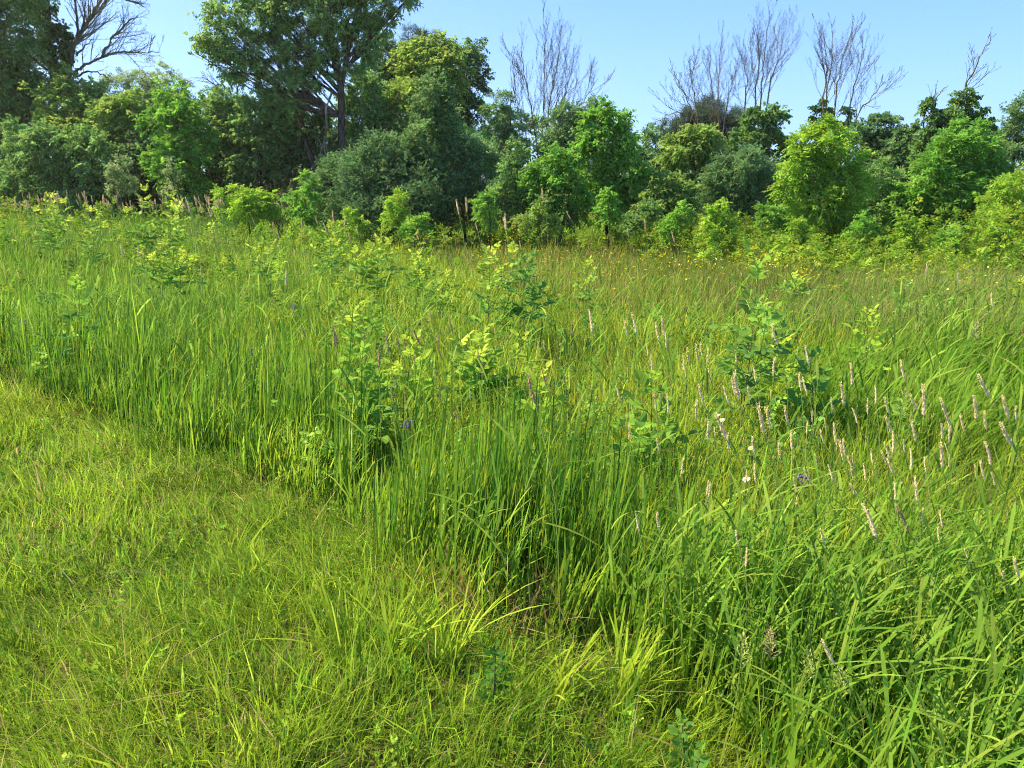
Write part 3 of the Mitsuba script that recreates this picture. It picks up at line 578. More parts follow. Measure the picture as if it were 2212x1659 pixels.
bare('bare_ash', 'leafless tree leaning left, first of the row of bare crowns', 46, [[(1520, 350), (1508, 260), (1495, 190), (1500, 120)], [(1518, 350), (1500, 270), (1478, 205), (1456, 155)], [(1515, 320), (1480, 262), (1435, 250)]], 0.042, 0.48, 0.5, 1.0, 2.6, start=0.3)
bare('bare_ash', 'slim leafless tree second in the row of bare crowns', 46, [[(1556, 350), (1553, 260), (1552, 170), (1560, 62)], [(1556, 350), (1568, 240), (1580, 190), (1592, 150)], [(1555, 330), (1540, 230), (1530, 120)]], 0.045, 0.45, 0.5, 1.0, 2.4, start=0.3)
bare('bare_ash', 'tallest leafless tree, third in the row of bare crowns', 45, [[(1638, 330), (1642, 230), (1650, 130), (1662, 22)], [(1636, 330), (1632, 220), (1640, 120), (1628, 40)], [(1640, 330), (1660, 200), (1685, 120), (1698, 50)], [(1612, 330), (1608, 240), (1612, 170), (1598, 100)]], 0.05, 0.45, 0.55, 1.0, 2.7, start=0.3)
tB = bare('bare_ash', 'leafless many stemmed tree with vine at its fork, last of the tall bare crowns', 44, [[(1780, 330), (1777, 240), (1785, 150), (1776, 58)], [(1800, 330), (1802, 250), (1815, 150), (1842, 58)], [(1812, 330), (1832, 250), (1852, 160), (1872, 100)], [(1820, 330), (1850, 260), (1880, 215), (1912, 175)], [(1784, 330), (1785, 220), (1795, 140), (1800, 70)]], 0.046, 0.45, 0.5, 1.0, 2.7, start=0.3)
(v, f, c), _, _ = crown([(1772, 228, 14, 14, 0), (1778, 250, 20, 18, 0), (1762, 262, 14, 10, 0), (1820, 255, 22, 16, 0), (1808, 285, 26, 20, 0), (1840, 262, 14, 12, 0)], 44, 'ivy', 'ivy', 0.8, 0, 0.8, 88)
part(tB, 'climbing_vine', (v, f), 'mat_ivy', color=c, label='dark vine at the fork of the bare tree')
bare('', '', 34, [[(2068, 235), (2085, 190), (2112, 135), (2140, 85)]], 0.05, 0.5, 0.3, 1.8, 1.5, holder=tL, start=0.15, ground=False)
bare('', '', 34, [[(2012, 250), (2016, 215), (2024, 190)], [(2012, 250), (2022, 215), (2042, 188)]], 0.035, 0.5, 0.35, 0.9, 0.7, holder=tP, start=0.3, ground=False, depth=1)
# dead tree at the left with heavy limbs
dt = bare('dead_tree', 'dead tree with heavy bare limbs reaching right over the left wood', 43, [[(140, 440), (146, 230), (156, 120), (178, 65), (212, 22), (262, -40)]], 0.14, 0.5, 0.3, 1.3, 3.0, start=0.45)
bare('', '', 43, [[(158, 110), (167, 70), (163, 20), (160, -50)], [(178, 66), (205, 20), (235, -20), (250, -60)]], 0.085, 0.5, 0.3, 1.3, 2.6, holder=dt, start=0.3, ground=False)
bare('', '', 42.5, [[(158, 160), (178, 146), (222, 122), (262, 112), (300, 114), (346, 112)], [(222, 122), (240, 85), (268, 55), (298, 32)], [(235, -15), (262, -4), (290, 4), (312, 15)]], 0.075, 0.6, 0.25, 2.0, 2.3, holder=dt, start=0.2, ground=False)
bare('', '', 42.5, [[(160, 165), (190, 155), (222, 160), (235, 172)], [(165, 120), (185, 98), (200, 85)]], 0.05, 0.6, 0.2, 1.0, 1.0, holder=dt, start=0.2, ground=False, mat='mat_bark', depth=1)
bare('dead_snag', 'small dead spreading tree in the gap left of the big crown', 45, [[(503, 330), (503, 230), (500, 190), (497, 172)], [(503, 300), (490, 210), (468, 185), (435, 165)], [(503, 300), (512, 210), (525, 180)]], 0.06, 0.6, 0.15, 1.0, 1.4, start=0.4, mat='mat_bark', depth=1)
bare('dead_bush', 'brown leafless bush at the foot of the big tree', 29, [[(600 + random.uniform(-20, 20), 470), (600 + dx, 430), (600 + dx * 1.8, 385 + abs(dx) * 0.5)] for dx in (-28, -15, -5, 6, 16, 27)], 0.016, 0.6, 0.15, 2.2, 0.6, start=0.1, depth=2)

# far wood that closes the gaps behind, one mass
ms = []
for i in range(22):
    vx = -250 + i * 128 + random.uniform(-25, 25); Y = random.uniform(56, 66)
    top = 262 if vx < 1060 else 305
    (v, f, c), _, _ = crown([(vx, top + random.uniform(0, 25), 55, 40), (vx + random.uniform(-30, 30), top + 60, 75, 55), (vx, top + 120, 80, 55)], Y, 'maple', random.choice(['mid', 'dark', 'grey']), 0.3, 0, 2.0, 100 + i)
    ms.append((v, f, c))
v, f, c = cat_mesh(ms)
scene['distant_wood'] = mikit.ply((v, f), 'mat_leaf', color=c); NT['distant_wood'] = len(f)
labels['distant_wood'] = {'label': 'far green wood seen through the gaps behind the trees', 'category': 'wood', 'kind': 'stuff'}

# shrubs along the field edge
def clump(label, Y, vx, vy, w, h, style, col, dens=0.9, big=0.85, name='field_shrub', cat='shrub'):
    lobes = [(vx + random.uniform(-0.6, 0.6) * w * (0.4 + 0.8 * f_), vy + h * (f_ + random.uniform(-0.12, 0.05)), w * random.uniform(0.22, 0.42) * (0.5 + 0.6 * f_), h * random.uniform(0.2, 0.36)) for f_ in (0.05, 0.25, 0.4, 0.5, 0.65, 0.75, 0.85)]
    tree(name, label, cat, Y, style, col, lobes, None, 0.02, dens * random.uniform(0.6, 0.9), 0.12, big, wood='mat_twig')
clump('bright low shrub at the foot of the dark willow, left side', 24, 668, 398, 60, 75, 'maple', 'bright')
clump('yellow green sapling in front of the dark willow shrub', 21, 858, 425, 34, 70, 'ash', 'lime')
clump('low lime green sapling left of the one before the dark willow', 20.5, 768, 460, 40, 50, 'ash', 'lime')
clump('low sapling at the right foot of the dark willow shrub', 20, 905, 470, 44, 45, 'ash', 'bright')
clump('pale green low shrub in front of the bright maple bush', 19, 1165, 445, 60, 60, 'round', 'yellow')
clump('upright leafy shrub in front of the pointed young maple', 19, 1305, 420, 32, 65, 'maple', 'bright')
clump('low dark shrub right of the upright leafy one', 20, 1395, 440, 60, 60, 'round', 'mid')
clump('low bright shrub right of the low dark one', 18, 1470, 455, 50, 60, 'ash', 'bright')
clump('leafy lime shrub left of the light ash', 17, 1560, 445, 50, 75, 'maple', 'lime')
clump('leafy bright shrub close to the light ash on its left', 16.5, 1660, 450, 50, 80, 'ash', 'bright')
clump('low lime shrub below the light ash', 15.5, 1725, 490, 50, 55, 'ash', 'lime')
clump('low bright shrub below and right of the light ash', 15.5, 1870, 480, 56, 60, 'ash', 'bright')
clump('upright lime shrub below the wide ash clump', 15.5, 1960, 470, 40, 70, 'ash', 'lime')
clump('low wide shrub below the wide ash clump', 15, 2050, 495, 60, 55, 'ash', 'bright')
clump('low shrub near the right edge below the ash sapling', 14.5, 2150, 500, 60, 60, 'ash', 'lime')

# undergrowth of leafy sprouts
def sprouts(key, label, x, y, h, style, col, tw, big=0.7):
    m, L, ll, lw, droop, jit, fan = STY[style]
    P, A = [], []
    n = len(x)
    lean = rng.normal(0, 0.15, (n, 2))
    for k in range(tw):
        t = np.linspace(0.35, 1.0, tw)[k] + rng.normal(0, 0.05, n)
        P.append(np.stack([x + lean[:, 0] * h * t, y + lean[:, 1] * h * t, gz(x, y) + h * t], -1))
        a = rng.uniform(0, 6.28, n); e = 0.45 + 1.7 * (k / tw)
        A.append(nrm(np.stack([np.cos(a), np.sin(a), a * 0 + e], -1)))
    P, A = np.vstack(P), np.vstack(A)
    s = big * np.sqrt(np.clip(P[:, 1], 6, 24) / 18)
    c = np.tile(pal(col, rng.uniform(0, 1, n)), (tw, 1))
    v, f, cc = sprays(P, A, m, (L * s)[:, None], (ll * s)[:, None], (lw * s)[:, None], c, droop, jit, 0.15, fan)
    st = blades(x, y, h, 0.008, np.arctan2(lean[:, 1], lean[:, 0]), np.linalg.norm(lean, axis=1), 0.0, np.tile([[0.14, 0.16, 0.05]], (n, 1)), np.tile([[0.14, 0.2, 0.05]], (n, 1)), 2)
    v, f, cc = cat_mesh([(v, f, cc), st])
    scene[key] = mikit.ply((v, f), 'mat_leaf', color=cc); NT[key] = len(f)
    labels[key] = {'label': label, 'category': 'undergrowth', 'kind': 'stuff'}
LM = [(0.14, 0.27, 0.035), (0.20, 0.35, 0.04), (0.30, 0.42, 0.05)]
x, y = wedge(17, 28, 9, 1); k = (x > -2) & (y > 18.3 + 0.75 * np.clip(9 - x, 0, 30)) & (n2(x, y, 0.4, 50) > 0.42); x, y = x[k], y[k]
sprouts('undergrowth', 'bright leafy undergrowth along the foot of the right wood', x, y, rng.uniform(0.3, 0.75, len(x)) + 1.1 * np.clip(n2(x, y, 0.45, 91) - 0.42, 0, 1) * 2.2, 'ash', LM, 6, 0.8)
x, y = wedge(14.5, 21, 7, 1); k = (x > 4.5 - 0.2 * (y - 14.5)) & (rng.uniform(0, 1, len(x)) < np.clip((y - 14) / 5, 0, 1) * np.clip((x - 2) / 5, 0.15, 1)); x, y = x[k], y[k]
sprouts('undergrowth_003', 'loose lime green sprouts where the right meadow runs into the shrubs', x, y, rng.uniform(0.25, 0.8, len(x)), 'ash', LM, 6, 0.75)
x, y = wedge(8, 16, 2.2, 1); k = (n2(x, y, 0.5, 52) > 0.50) & ~inside(rust, x, y); x, y = x[k], y[k]
sprouts('undergrowth_001', 'scattered leafy sprouts half hidden in the meadow grass', x, y, rng.uniform(0.3, 0.65, len(x)), 'ash', LM, 5, 0.75)
x, y = wedge(16, 36, 0.9, 1); k = (x < -2) & (n2(x, y, 0.35, 53) > 0.48); x, y = x[k], y[k]
sprouts('undergrowth_002', 'leafy sprouts in the far left of the field', x, y, rng.uniform(0.5, 1.0, len(x)), 'ash', LM, 6, 0.9)

x, y = wedge(3.6, 9, 9, 0.6); k = ~inside(lawn, x, y) & ~inside(broad_right, x, y) & (n2(x, y, 0.8, 57) > 0.47); x, y = x[k], y[k]
sprouts('wild_herbs', 'low leafy wild herbs scattered between the grasses of the middle meadow', x, y, rng.uniform(0.2, 0.45, len(x)), 'round', [(0.13, 0.28, 0.06), (0.19, 0.37, 0.07), (0.30, 0.48, 0.09)], 5, 0.62)

x, y = wedge(1.5, 5.2, 45, 0.5); k = inside(lawn, x, y) & (n2(x, y, 1.1, 58) > 0.48); x, y = x[k], y[k]
sprouts('lawn_herbs', 'low broad leaved herbs in the short grass', x, y, rng.uniform(0.03, 0.09, len(x)), 'round', [(0.14, 0.27, 0.04), (0.2, 0.36, 0.05), (0.28, 0.44, 0.06)], 3, 0.36)

# ------------------------------------------------------------------ saplings in the meadow
def leaf_mesh(l, w, fold=0.25, curl=0.12, n=4):
    """An oval leaf along +x, folded on its midrib."""
    t = np.linspace(0, 1, n + 1); prof = np.sin(np.pi * t ** 0.8) ** 0.85
    V, F = [], []
    for k in range(n + 1):
        z = -curl * l * t[k] ** 2
        V += [[l * t[k], -w / 2 * prof[k], z + fold * w / 2 * prof[k]], [l * t[k], 0, z], [l * t[k], w / 2 * prof[k], z + fold * w / 2 * prof[k]]]
    for k in range(n):
        a = 3 * k
        F += [[a, a + 1, a + 4], [a, a + 4, a + 3], [a + 1, a + 2, a + 5], [a + 1, a + 5, a + 4]]
    return np.array(V), np.array(F)
def frame_of(d, up):
    d = nrm(np.asarray(d, float)); s = nrm(np.cross(up, d)); u = np.cross(d, s)
    return np.stack([d, s, u], 1)
def compound(p, d, L, pairs, ll, lw, droop=0.22):
    """A pinnate leaf: returns (rachis, [leaflets]) as meshes in the world."""
    d = nrm(np.asarray(d, float)); up = np.array([0, 0, 1.0])
    ts = np.linspace(0, 1, 6)
    path = np.array([p + d * L * t - up * droop * L * t * t for t in ts])
    R = tube(path, np.linspace(0.0022, 0.0011, 6) * (L / 0.2), 4)
    out = []
    for k in range(pairs + 1):
        t = 0.3 + 0.7 * k / pairs; q = p + d * L * t - up * droop * L * t * t
        tan = nrm(d - 2 * up * droop * t); S = nrm(np.cross(tan, up)); N = np.cross(S, tan)
        for sg in ((1, -1) if k < pairs else (0,)):
            D = nrm(tan * (0.45 if sg else 1) + S * sg + rng.normal(0, 0.2, 3) + up * 0.12)
            M = frame_of(D, N + rng.normal(0, 0.55, 3) + [0, -0.35, 0])
            v, f = leaf_mesh(ll * random.uniform(0.8, 1.15), lw * random.uniform(0.85, 1.15))
            out.append((v @ M.T + q, f))
    return R, out
def sapling(label, vx, vbase, vtop, Y, nodes, L, ll, lw, col, tipcol, lean=(0, 0), pairs=3, split=False, name='ash_sapling', cat='sapling', branches=0, group=None):
    if name == 'ash_sapling': L, ll, lw, vtop = L * 1.15, ll * 1.2, lw * 1.2, vtop - 8
    b = at(vx, vbase, Y); b[2] = gz(b[0], b[1]); top = at(vx + lean[0], vtop, Y + lean[1])
    t = thing(name, label, cat, group)
    H = top - b
    paths = [bend([b, b + H * 0.5 + [random.uniform(-.03, .03), random.uniform(-.03, .03), 0], top], 4)]
    for k in range(branches):
        f = random.uniform(0.15, 0.5); a = random.uniform(0, 6.28); l = np.linalg.norm(H) * random.uniform(0.35, 0.6)
        o = b + H * f; e = o + np.array([math.cos(a) * 0.45, math.sin(a) * 0.45, 0.9]) * l
        paths.append(bend([o, (o + e) / 2 + [0.02, 0, -0.02], e], 4))
    ms = [tube(p, np.linspace(1, 0.35, len(p)) * (0.0055 if i == 0 else 0.0035), 5) for i, p in enumerate(paths)]
    v, f = joined(ms); part(t, 'stem', (v, f), 'mat_stem', np.tile([[0.10, 0.10, 0.05]], (len(v), 1)))
    for i, path in enumerate(paths):
        nn = nodes + 1 if i == 0 else max(3, nodes // 2 + 1); a0 = random.uniform(0, 6.28)
        for k in range(nn):
            tt = 0.22 + 0.78 * k / (nn - 1); j = tt * (len(path) - 1); j0 = min(int(j), len(path) - 2)
            p = path[j0] + (path[j0 + 1] - path[j0]) * (j - j0)
            for sg in (0, math.pi):
                a = a0 + k * 1.57 + sg + random.uniform(-.3, .3); e = 0.3 + 1.7 * tt ** 2 + random.uniform(-0.35, 0.45)
                d = np.array([math.cos(a), math.sin(a), e])
                s = (1.05 - 0.45 * tt ** 3) * random.uniform(0.85, 1.1)
                R, lf = compound(p, d, L * s, pairs, ll * s, lw * s)
                mixc = np.clip(tt ** 3 + random.uniform(-0.12, 0.12), 0, 1)
                c = (np.array(col) * (1 - mixc) + np.array(tipcol) * mixc) * math.exp(random.gauss(0, 0.12))
                if split:
                    kk = part(t, 'leaf', R, 'mat_stem', np.tile(c * [0.8, 0.8, 0.8], (len(R[0]), 1)))
                    for m in lf: part(kk, 'leaflet', m, 'mat_leaf', np.tile(c * math.exp(random.gauss(0, 0.1)), (len(m[0]), 1)), smooth=True)
                else:
                    v, f = joined([R] + lf); part(t, 'leaf', (v, f), 'mat_leaf', np.tile(c, (len(v), 1)))
    return t
DL, ML, BL, TL = (0.12, 0.29, 0.065), (0.17, 0.36, 0.07), (0.25, 0.46, 0.055), (0.46, 0.60, 0.08)
SD = (0.07, 0.19, 0.035)
sapling('tall ash sapling with large oval leaves standing alone at the right of the meadow', 1590, 1010, 585, 4.6, 8, 0.22, 0.068, 0.037, (0.14, 0.31, 0.075), BL, (48, 0.1), 3, True, branches=2)
sapling('low leafy ash sapling behind the foot of the tall one', 1668, 960, 760, 4.9, 5, 0.18, 0.07, 0.04, BL, TL, (15, 0), 3, branches=1)
sapling('dark broad leaved sapling right of the tall ash sapling', 1742, 980, 785, 4.6, 4, 0.14, 0.07, 0.05, DL, ML, (8, 0), 2)
sapling('yellow tipped ash sapling in the middle distance, left of a darker one', 1050, 790, 562, 7.2, 7, 0.24, 0.085, 0.04, ML, TL, (8, 0), 3, branches=1)
sapling('dark leafy sapling beside the yellow tipped one in the middle distance', 1120, 780, 585, 7.4, 7, 0.24, 0.08, 0.04, DL, ML, (18, 0), 3, branches=2)
sapling('bushy yellow green sapling in the centre of the meadow', 1030, 920, 735, 5.0, 6, 0.18, 0.075, 0.042, ML, TL, (10, 0), 3, branches=3)
sapling('small sapling with bright yellow leaves right of the bushy central one', 1105, 930, 750, 5.0, 4, 0.15, 0.07, 0.04, BL, TL, (22, 0), 2)
sapling('pale leaved sapling low in the centre meadow', 1160, 1000, 830, 4.4, 4, 0.14, 0.07, 0.042, BL, TL, (6, 0), 2)
sapling('large grey leaved sapling behind the left sedge', 765, 1080, 790, 4.2, 6, 0.2, 0.08, 0.045, ML, BL, (10, 0), 3, branches=2)
sapling('yellow green sapling right of the grey leaved one', 880, 930, 760, 5.0, 5, 0.18, 0.075, 0.042, BL, TL, (8, 0), 3, branches=1)
sapling('bright small sapling above the grey leaved one', 752, 830, 690, 6.6, 5, 0.2, 0.08, 0.042, BL, TL, (8, 0), 3)
sapling('thin sapling right of the bright small one', 800, 830, 690, 6.4, 5, 0.18, 0.07, 0.038, ML, BL, (10, 0), 3)
sapling('grey green sapling among the seed heads right of centre', 1395, 1090, 835, 3.9, 5, 0.15, 0.07, 0.042, ML, BL, (12, 0), 2, branches=2)
sapling('few leaved dark sapling alone at far left of the meadow', 165, 800, 640, 6.4, 4, 0.2, 0.085, 0.055, DL, BL, (8, 0), 2)
sapling('yellow green sapling in the dark reeds at the right', 1865, 850, 695, 5.8, 5, 0.18, 0.075, 0.042, BL, TL, (10, 0), 2)
sapling('pale sapling low among the seed heads at the right', 1945, 1010, 890, 4.2, 4, 0.11, 0.05, 0.035, ML, BL, (4, 0), 2)
sapling('dark green seedling with oval leaves in the front grass', 1066, 1560, 1418, 2.05, 5, 0.05, 0.042, 0.024, SD, SD, (4, 0), 1, name='leafy_seedling', cat='seedling')
sapling('rosette topped leafy seedling near the bottom of the picture', 1470, 1700, 1565, 1.75, 5, 0.04, 0.04, 0.027, SD, ML, (4, 0), 1, name='leafy_seedling', cat='seedling')
sapling('leafy seedling cut by the bottom edge of the picture', 1505, 1720, 1645, 1.62, 4, 0.04, 0.042, 0.027, SD, ML, (6, 0), 1, name='leafy_seedling', cat='seedling')
for lab, vx, vt, Y, n_, br in (('tall bright tipped sapling at the far left of the field', 315, 425, 17, 7, 3), ('second bright tipped sapling at the far left, right of the tallest', 372, 440, 17.5, 6, 3),
                    ('grey green sapling farthest left in the field', 105, 440, 17, 6, 3), ('sapling with yellow tips below the far left pair', 345, 545, 10.5, 6, 2),
                    ('small yellow tipped sapling below the far left pair, on its right', 385, 565, 10.5, 5, 1), ('low yellow green sapling left of the far pair', 195, 470, 15, 5, 2),
                    ('bright sapling left of the centre of the field', 720, 505, 13, 6, 2), ('bushy bright sapling in the centre left of the field', 815, 540, 10.5, 7, 3),
                    ('bright sapling just right of the bushy one in the field', 890, 570, 10, 6, 2), ('yellow tipped sapling in the left middle field', 580, 545, 11, 5, 2),
                    ('small pale sapling left of the bushy bright one', 770, 560, 10.5, 5, 1), ('small green sapling right of centre in the field', 960, 610, 9, 5, 1),
                    ('yellow topped sapling standing in the rusty grass', 1262, 590, 9.5, 5, 1), ('lone low sapling in the olive grass at the right', 1700, 615, 10.5, 4, 1)):
    sapling(lab, vx, vt + 110, vt, Y, n_, 0.26 * (Y / 12) ** 0.5, 0.095 * (Y / 12) ** 0.5, 0.045 * (Y / 12) ** 0.5, ML, TL, (random.uniform(-6, 12), 0), 3, branches=br)

# ------------------------------------------------------------------ seed heads
def seed_mesh(n=16, s=9, seed=0):
    """A bristly spike of unit length along +z; and its colours."""
    r_ = np.random.default_rng(seed); V, C = [], []
    for k in range(n + 1):
        t = k / n; prof = (math.sin(math.pi * min(1, t * 1.02 + 0.04)) ** 0.45) * (1 - 0.35 * t)
        for j in range(s):
            a = 2 * math.pi * (j + 0.5 * (k % 2)) / s; rr = 0.047 * max(prof, 0.05) * (1 + r_.normal(0, 0.22))
            V.append([rr * math.cos(a) + 0.05 * math.sin(2.2 * t) * (seed % 3 - 1), rr * math.sin(a), t + r_.normal(0, 0.008)])
            c = np.array([0.84, 0.68, 0.41]) * math.exp(r_.normal(0, 0.22)); 
            if r_.uniform() < 0.22: c = np.array([0.50, 0.36, 0.24])
            C.append(c)
    i, j = np.meshgrid(np.arange(n), np.arange(s), indexing='ij')
    q = np.stack([i * s + j, i * s + (j + 1) % s, (i + 1) * s + (j + 1) % s, (i + 1) * s + j], -1).reshape(-1, 4)
    F = np.vstack([q[:, [0, 1, 2]], q[:, [0, 2, 3]]])
    V, C = np.array(V), np.array(C)
    b = []
    for _ in range(150):                              # bristles
        t = r_.uniform(0.04, 0.97); a = r_.uniform(0, 6.28); R = 0.043 * (1 - 0.35 * t)
        o = np.array([R * math.cos(a) + 0.05 * math.sin(2.2 * t) * (seed % 3 - 1), R * math.sin(a), t]); w = np.array([-math.sin(a), math.cos(a), 0]) * 0.008
        b.append(([o - w, o + w, o + np.array([math.cos(a) * 0.03, math.sin(a) * 0.03, 0.05])], np.array([0.86, 0.72, 0.45]) * math.exp(r_.normal(0, 0.2))))
    V2 = np.array([p for q_, _ in b for p in q_]); C2 = np.repeat([c for _, c in b], 3, 0)
    F2 = np.arange(len(V2)).reshape(-1, 3) + len(V)
    return np.vstack([V, V2]), np.vstack([F, F2]), np.vstack([C, C2])
HEADS, DARKH, FARH = [], [], []
for k in range(6):
    v, f, c = seed_mesh(seed=k); HEADS.append(mikit.ply((v, f), 'mat_seed', color=np.clip(c, 0, 1)))
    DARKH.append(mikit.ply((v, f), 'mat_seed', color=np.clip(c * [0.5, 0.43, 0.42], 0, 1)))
    v, f, c = seed_mesh(7, 6, seed=k + 9); FARH.append(mikit.ply((v, f), 'mat_seed', color=np.clip(c * [0.85, 0.8, 0.8], 0, 1)))
def place(p0, p1, fat=1.0):
    d = np.asarray(p1) - p0; L = np.linalg.norm(d); z = d / L
    x = nrm(np.cross([0, 1.0, 0.1], z)); y = np.cross(z, x); s = L * fat
    M = np.eye(4); M[:3, 0], M[:3, 1], M[:3, 2], M[:3, 3] = x * s, y * s, d, p0
    return T(M.tolist())
def seed_head(tip, base, label, group, bank, real=0.105, lo=0.5, hi=1.0, Ymax=40, fat=1.12):
    """tip, base in the survey picture; the distance follows from the spike's usual length, within the usual stalk heights."""
    tip, base = np.array(tip, float), np.array(base, float)
    if tip[1] > base[1]: tip, base = base, tip
    px = max(np.linalg.norm(tip - base), 4)
    Y = min(real * random.uniform(0.9, 1.15) / (px * TANX / 1106), Ymax)
    for _ in range(12):
        b = at(*base, Y); h = b[2] - float(gz(b[0], b[1]))
        if h < lo: Y *= 0.95
        elif h > hi: Y *= 1.05
        else: break
    b = at(*base, Y); tp = at(*tip, Y + random.uniform(-0.3, 0.3) * px * TANX / 1106 * Y)
    t = thing('seed_head', label, 'seed head', group)
    part(t, 'spike', random.choice(bank), None, to=place(b, tp, fat))
    d = nrm(tp - b); h = b[2] - float(gz(b[0], b[1]))
    g = b - np.array([d[0], d[1], 0]) * h * 0.5; g[2] = float(gz(g[0], g[1])) - 0.01
    q = bend([b + d * 0.01, b - d * h * 0.35, g], 3); r = 0.0013 * max(1, Y / 5)
    v, f = tube(q, r, 4)
    part(t, 'stalk', (v, f), 'mat_stem', np.tile([[0.20, 0.26, 0.07]], (len(v), 1)))
def rows(ox, oy, sc, text):
    out = []
    for w in text.split():
        a, b, c, d = map(float, w.split(','))
        out.append((((ox + a * sc) * 0.57604, (oy + b * sc) * 0.57604), ((ox + c * sc) * 0.57604, (oy + d * sc) * 0.57604)))
    return out
MIDS = rows(1920, 900, 0.5787, """490,450,518,600 765,470,808,610 725,520,750,630 935,530,955,655 958,495,985,620 985,600,1000,700 90,580,105,670 165,650,180,710 205,650,215,720
865,670,880,750 890,745,908,850 1100,735,1112,850 1115,830,1125,890 1138,695,1152,800 1195,670,1212,785 1220,665,1233,770 1270,700,1265,810 1275,830,1295,930 1437,705,1455,800 1450,840,1472,1030
1420,895,1450,1020 1205,935,1245,1075 1565,815,1580,920 1530,940,1548,1030 1590,1055,1635,1255 1640,1075,1658,1150 1305,1125,1385,1290 1310,1205,1318,1280 1560,1270,1575,1390 1475,1230,1487,1285
1645,1300,1655,1360 920,980,937,1110 963,980,970,1060 995,995,1013,1120 1235,1480,1245,1540""")
RIGHTS = rows(2880, 900, 0.5787, """32,540,62,680 240,680,262,800 50,755,35,880 208,855,215,980 228,885,255,995 525,800,545,940 460,925,490,1070 412,1020,425,1110 645,1025,645,1130 688,945,698,1060
865,775,890,910 760,1015,790,1130 990,940,1010,1140 1125,1020,1170,1155 1322,1010,1350,1160 1370,865,1440,1015 1518,1010,1562,1160 1610,1070,1610,1170 1400,1110,1415,1230 1515,1175,1585,1330
1115,1190,1130,1290 1175,1205,1175,1310 1105,1315,1130,1480 1150,1310,1180,1400 1180,1390,1178,1480 1398,1310,1445,1460 1340,1455,1352,1550 1440,1505,1470,1590 1535,1540,1545,1610 757,1140,805,1250
925,1165,960,1300 800,1240,808,1380 790,1295,800,1370 870,1295,885,1385 915,1350,927,1490 742,1310,790,1420 668,1350,672,1440 672,1430,685,1530 540,1090,580,1190 460,1295,490,1430 445,1290,445,1370
485,1290,500,1400 342,1220,365,1320 362,1150,380,1230 285,1100,287,1180 255,1170,250,1260 255,1300,255,1360 295,1390,320,1480 380,1455,420,1560 540,1475,560,1560 148,1230,155,1360 112,1070,135,1195
75,1300,80,1420 450,1130,465,1190 325,960,335,1010 155,1540,190,1640 85,1590,100,1650 325,1550,335,1620 0,1080,15,1220 550,1380,560,1460 25,965,20,1040 1450,340,1455,430 1030,140,1025,215 1230,210,1232,270""")
RIGHTS += rows(2880, 1860, 0.615, "565,50,660,250 1045,85,1065,190 635,330,640,400 325,875,405,1030 1425,450,1450,560 755,470,770,540 870,520,875,580 1095,760,1130,870")
DARKS = rows(960, 900, 0.5787, """290,540,322,640 490,550,510,680 505,590,528,700 700,600,712,720 690,640,706,730 790,680,795,830 840,600,860,730 910,600,930,710 960,610,965,720 1020,565,1065,680 1065,580,1090,660 1125,460,1138,540
1255,490,1275,600 1172,590,1185,690 1185,700,1210,780 905,870,915,950 880,940,888,1040 955,980,968,1090 1160,840,1195,910 1195,940,1198,1020 1020,740,1025,800 1345,680,1375,740 1440,700,1450,790 1455,780,1475,880
1595,630,1610,690 1635,600,1640,660 1300,1080,1315,1170""") + rows(1920, 900, 0.5787, "385,520,383,620 205,850,225,950 110,860,150,1060 330,850,345,930") + rows(2880, 1860, 0.615, "770,60,855,220")
PALES = rows(960, 900, 0.5787, "195,190,192,300 545,990,548,1050 1385,970,1390,1040 1465,1010,1468,1060 878,410,880,480") + rows(0, 900, 0.5787, "780,30,800,110 890,30,895,90 925,60,930,120 1300,170,1300,230 1055,335,1075,380")
SAPV = 1610
for k, (a, b) in enumerate(MIDS):
    m = [(p[0] + q[0]) / 2 for p, q in MIDS]; n_ = [(p[1] + q[1]) / 2 for p, q in MIDS]
    if m[k] < 1290: lab, g = 'tan seed head among the centre grasses well left of the tall ash sapling', 'tan seed heads well left of the tall ash sapling'
    elif n_[k] > 850: lab, g = 'tan seed head in front of the foot of the tall ash sapling', 'tan seed heads in front of the tall ash sapling'
    elif m[k] < 1500: lab, g = 'tan seed head standing clear in green grass left of the tall ash sapling', 'tan seed heads left of the tall ash sapling'
    else: lab, g = 'tan seed head close against the leaves of the tall ash sapling', 'tan seed heads beside the tall ash sapling'
    if k == 0: lab, g = 'tallest standing tan seed head left of the tall ash sapling, alone above the grass', None
    if k == 26: lab, g = 'bent tan seed head with a daisy beside it', None
    seed_head(a, b, lab, g, HEADS)
for k, (a, b) in enumerate(RIGHTS):
    mx, my = (a[0] + b[0]) / 2, (a[1] + b[1]) / 2
    if my > 1040: lab, g = 'tan seed head low among the broad leaved reeds in the right foreground', 'tan seed heads in the right foreground reeds'
    elif mx > 2060: lab, g = 'tan seed head near the right edge of the picture', 'tan seed heads near the right edge'
    elif my < 720: lab, g = 'pale seed head standing in the far grass at the right', 'pale seed heads in the far right grass'
    elif my < 850: lab, g = 'tan seed head against the dark green grass right of the tall ash sapling', 'tan seed heads against the dark right grass'
    elif mx < 1800: lab, g = 'tan seed head just below and right of the tall ash sapling', 'tan seed heads right of the ash sapling foot'
    elif my < 950: lab, g = 'tan seed head in the upper rows of the right foreground stand', 'upper tan seed heads of the right stand'
    else: lab, g = 'tan seed head in the lower rows of the right foreground stand', 'lower tan seed heads of the right stand'
    if abs(mx - 1787) < 12 and my > 1300: lab, g = 'drooping frayed seed head lowest in the right foreground', None
    seed_head(a, b, lab, g, HEADS, lo=0.6 if my < 1300 else 0.5)
for a, b in DARKS: seed_head(a, b, 'dark purplish seed head among the central saplings', 'dark seed heads in the centre', DARKH)
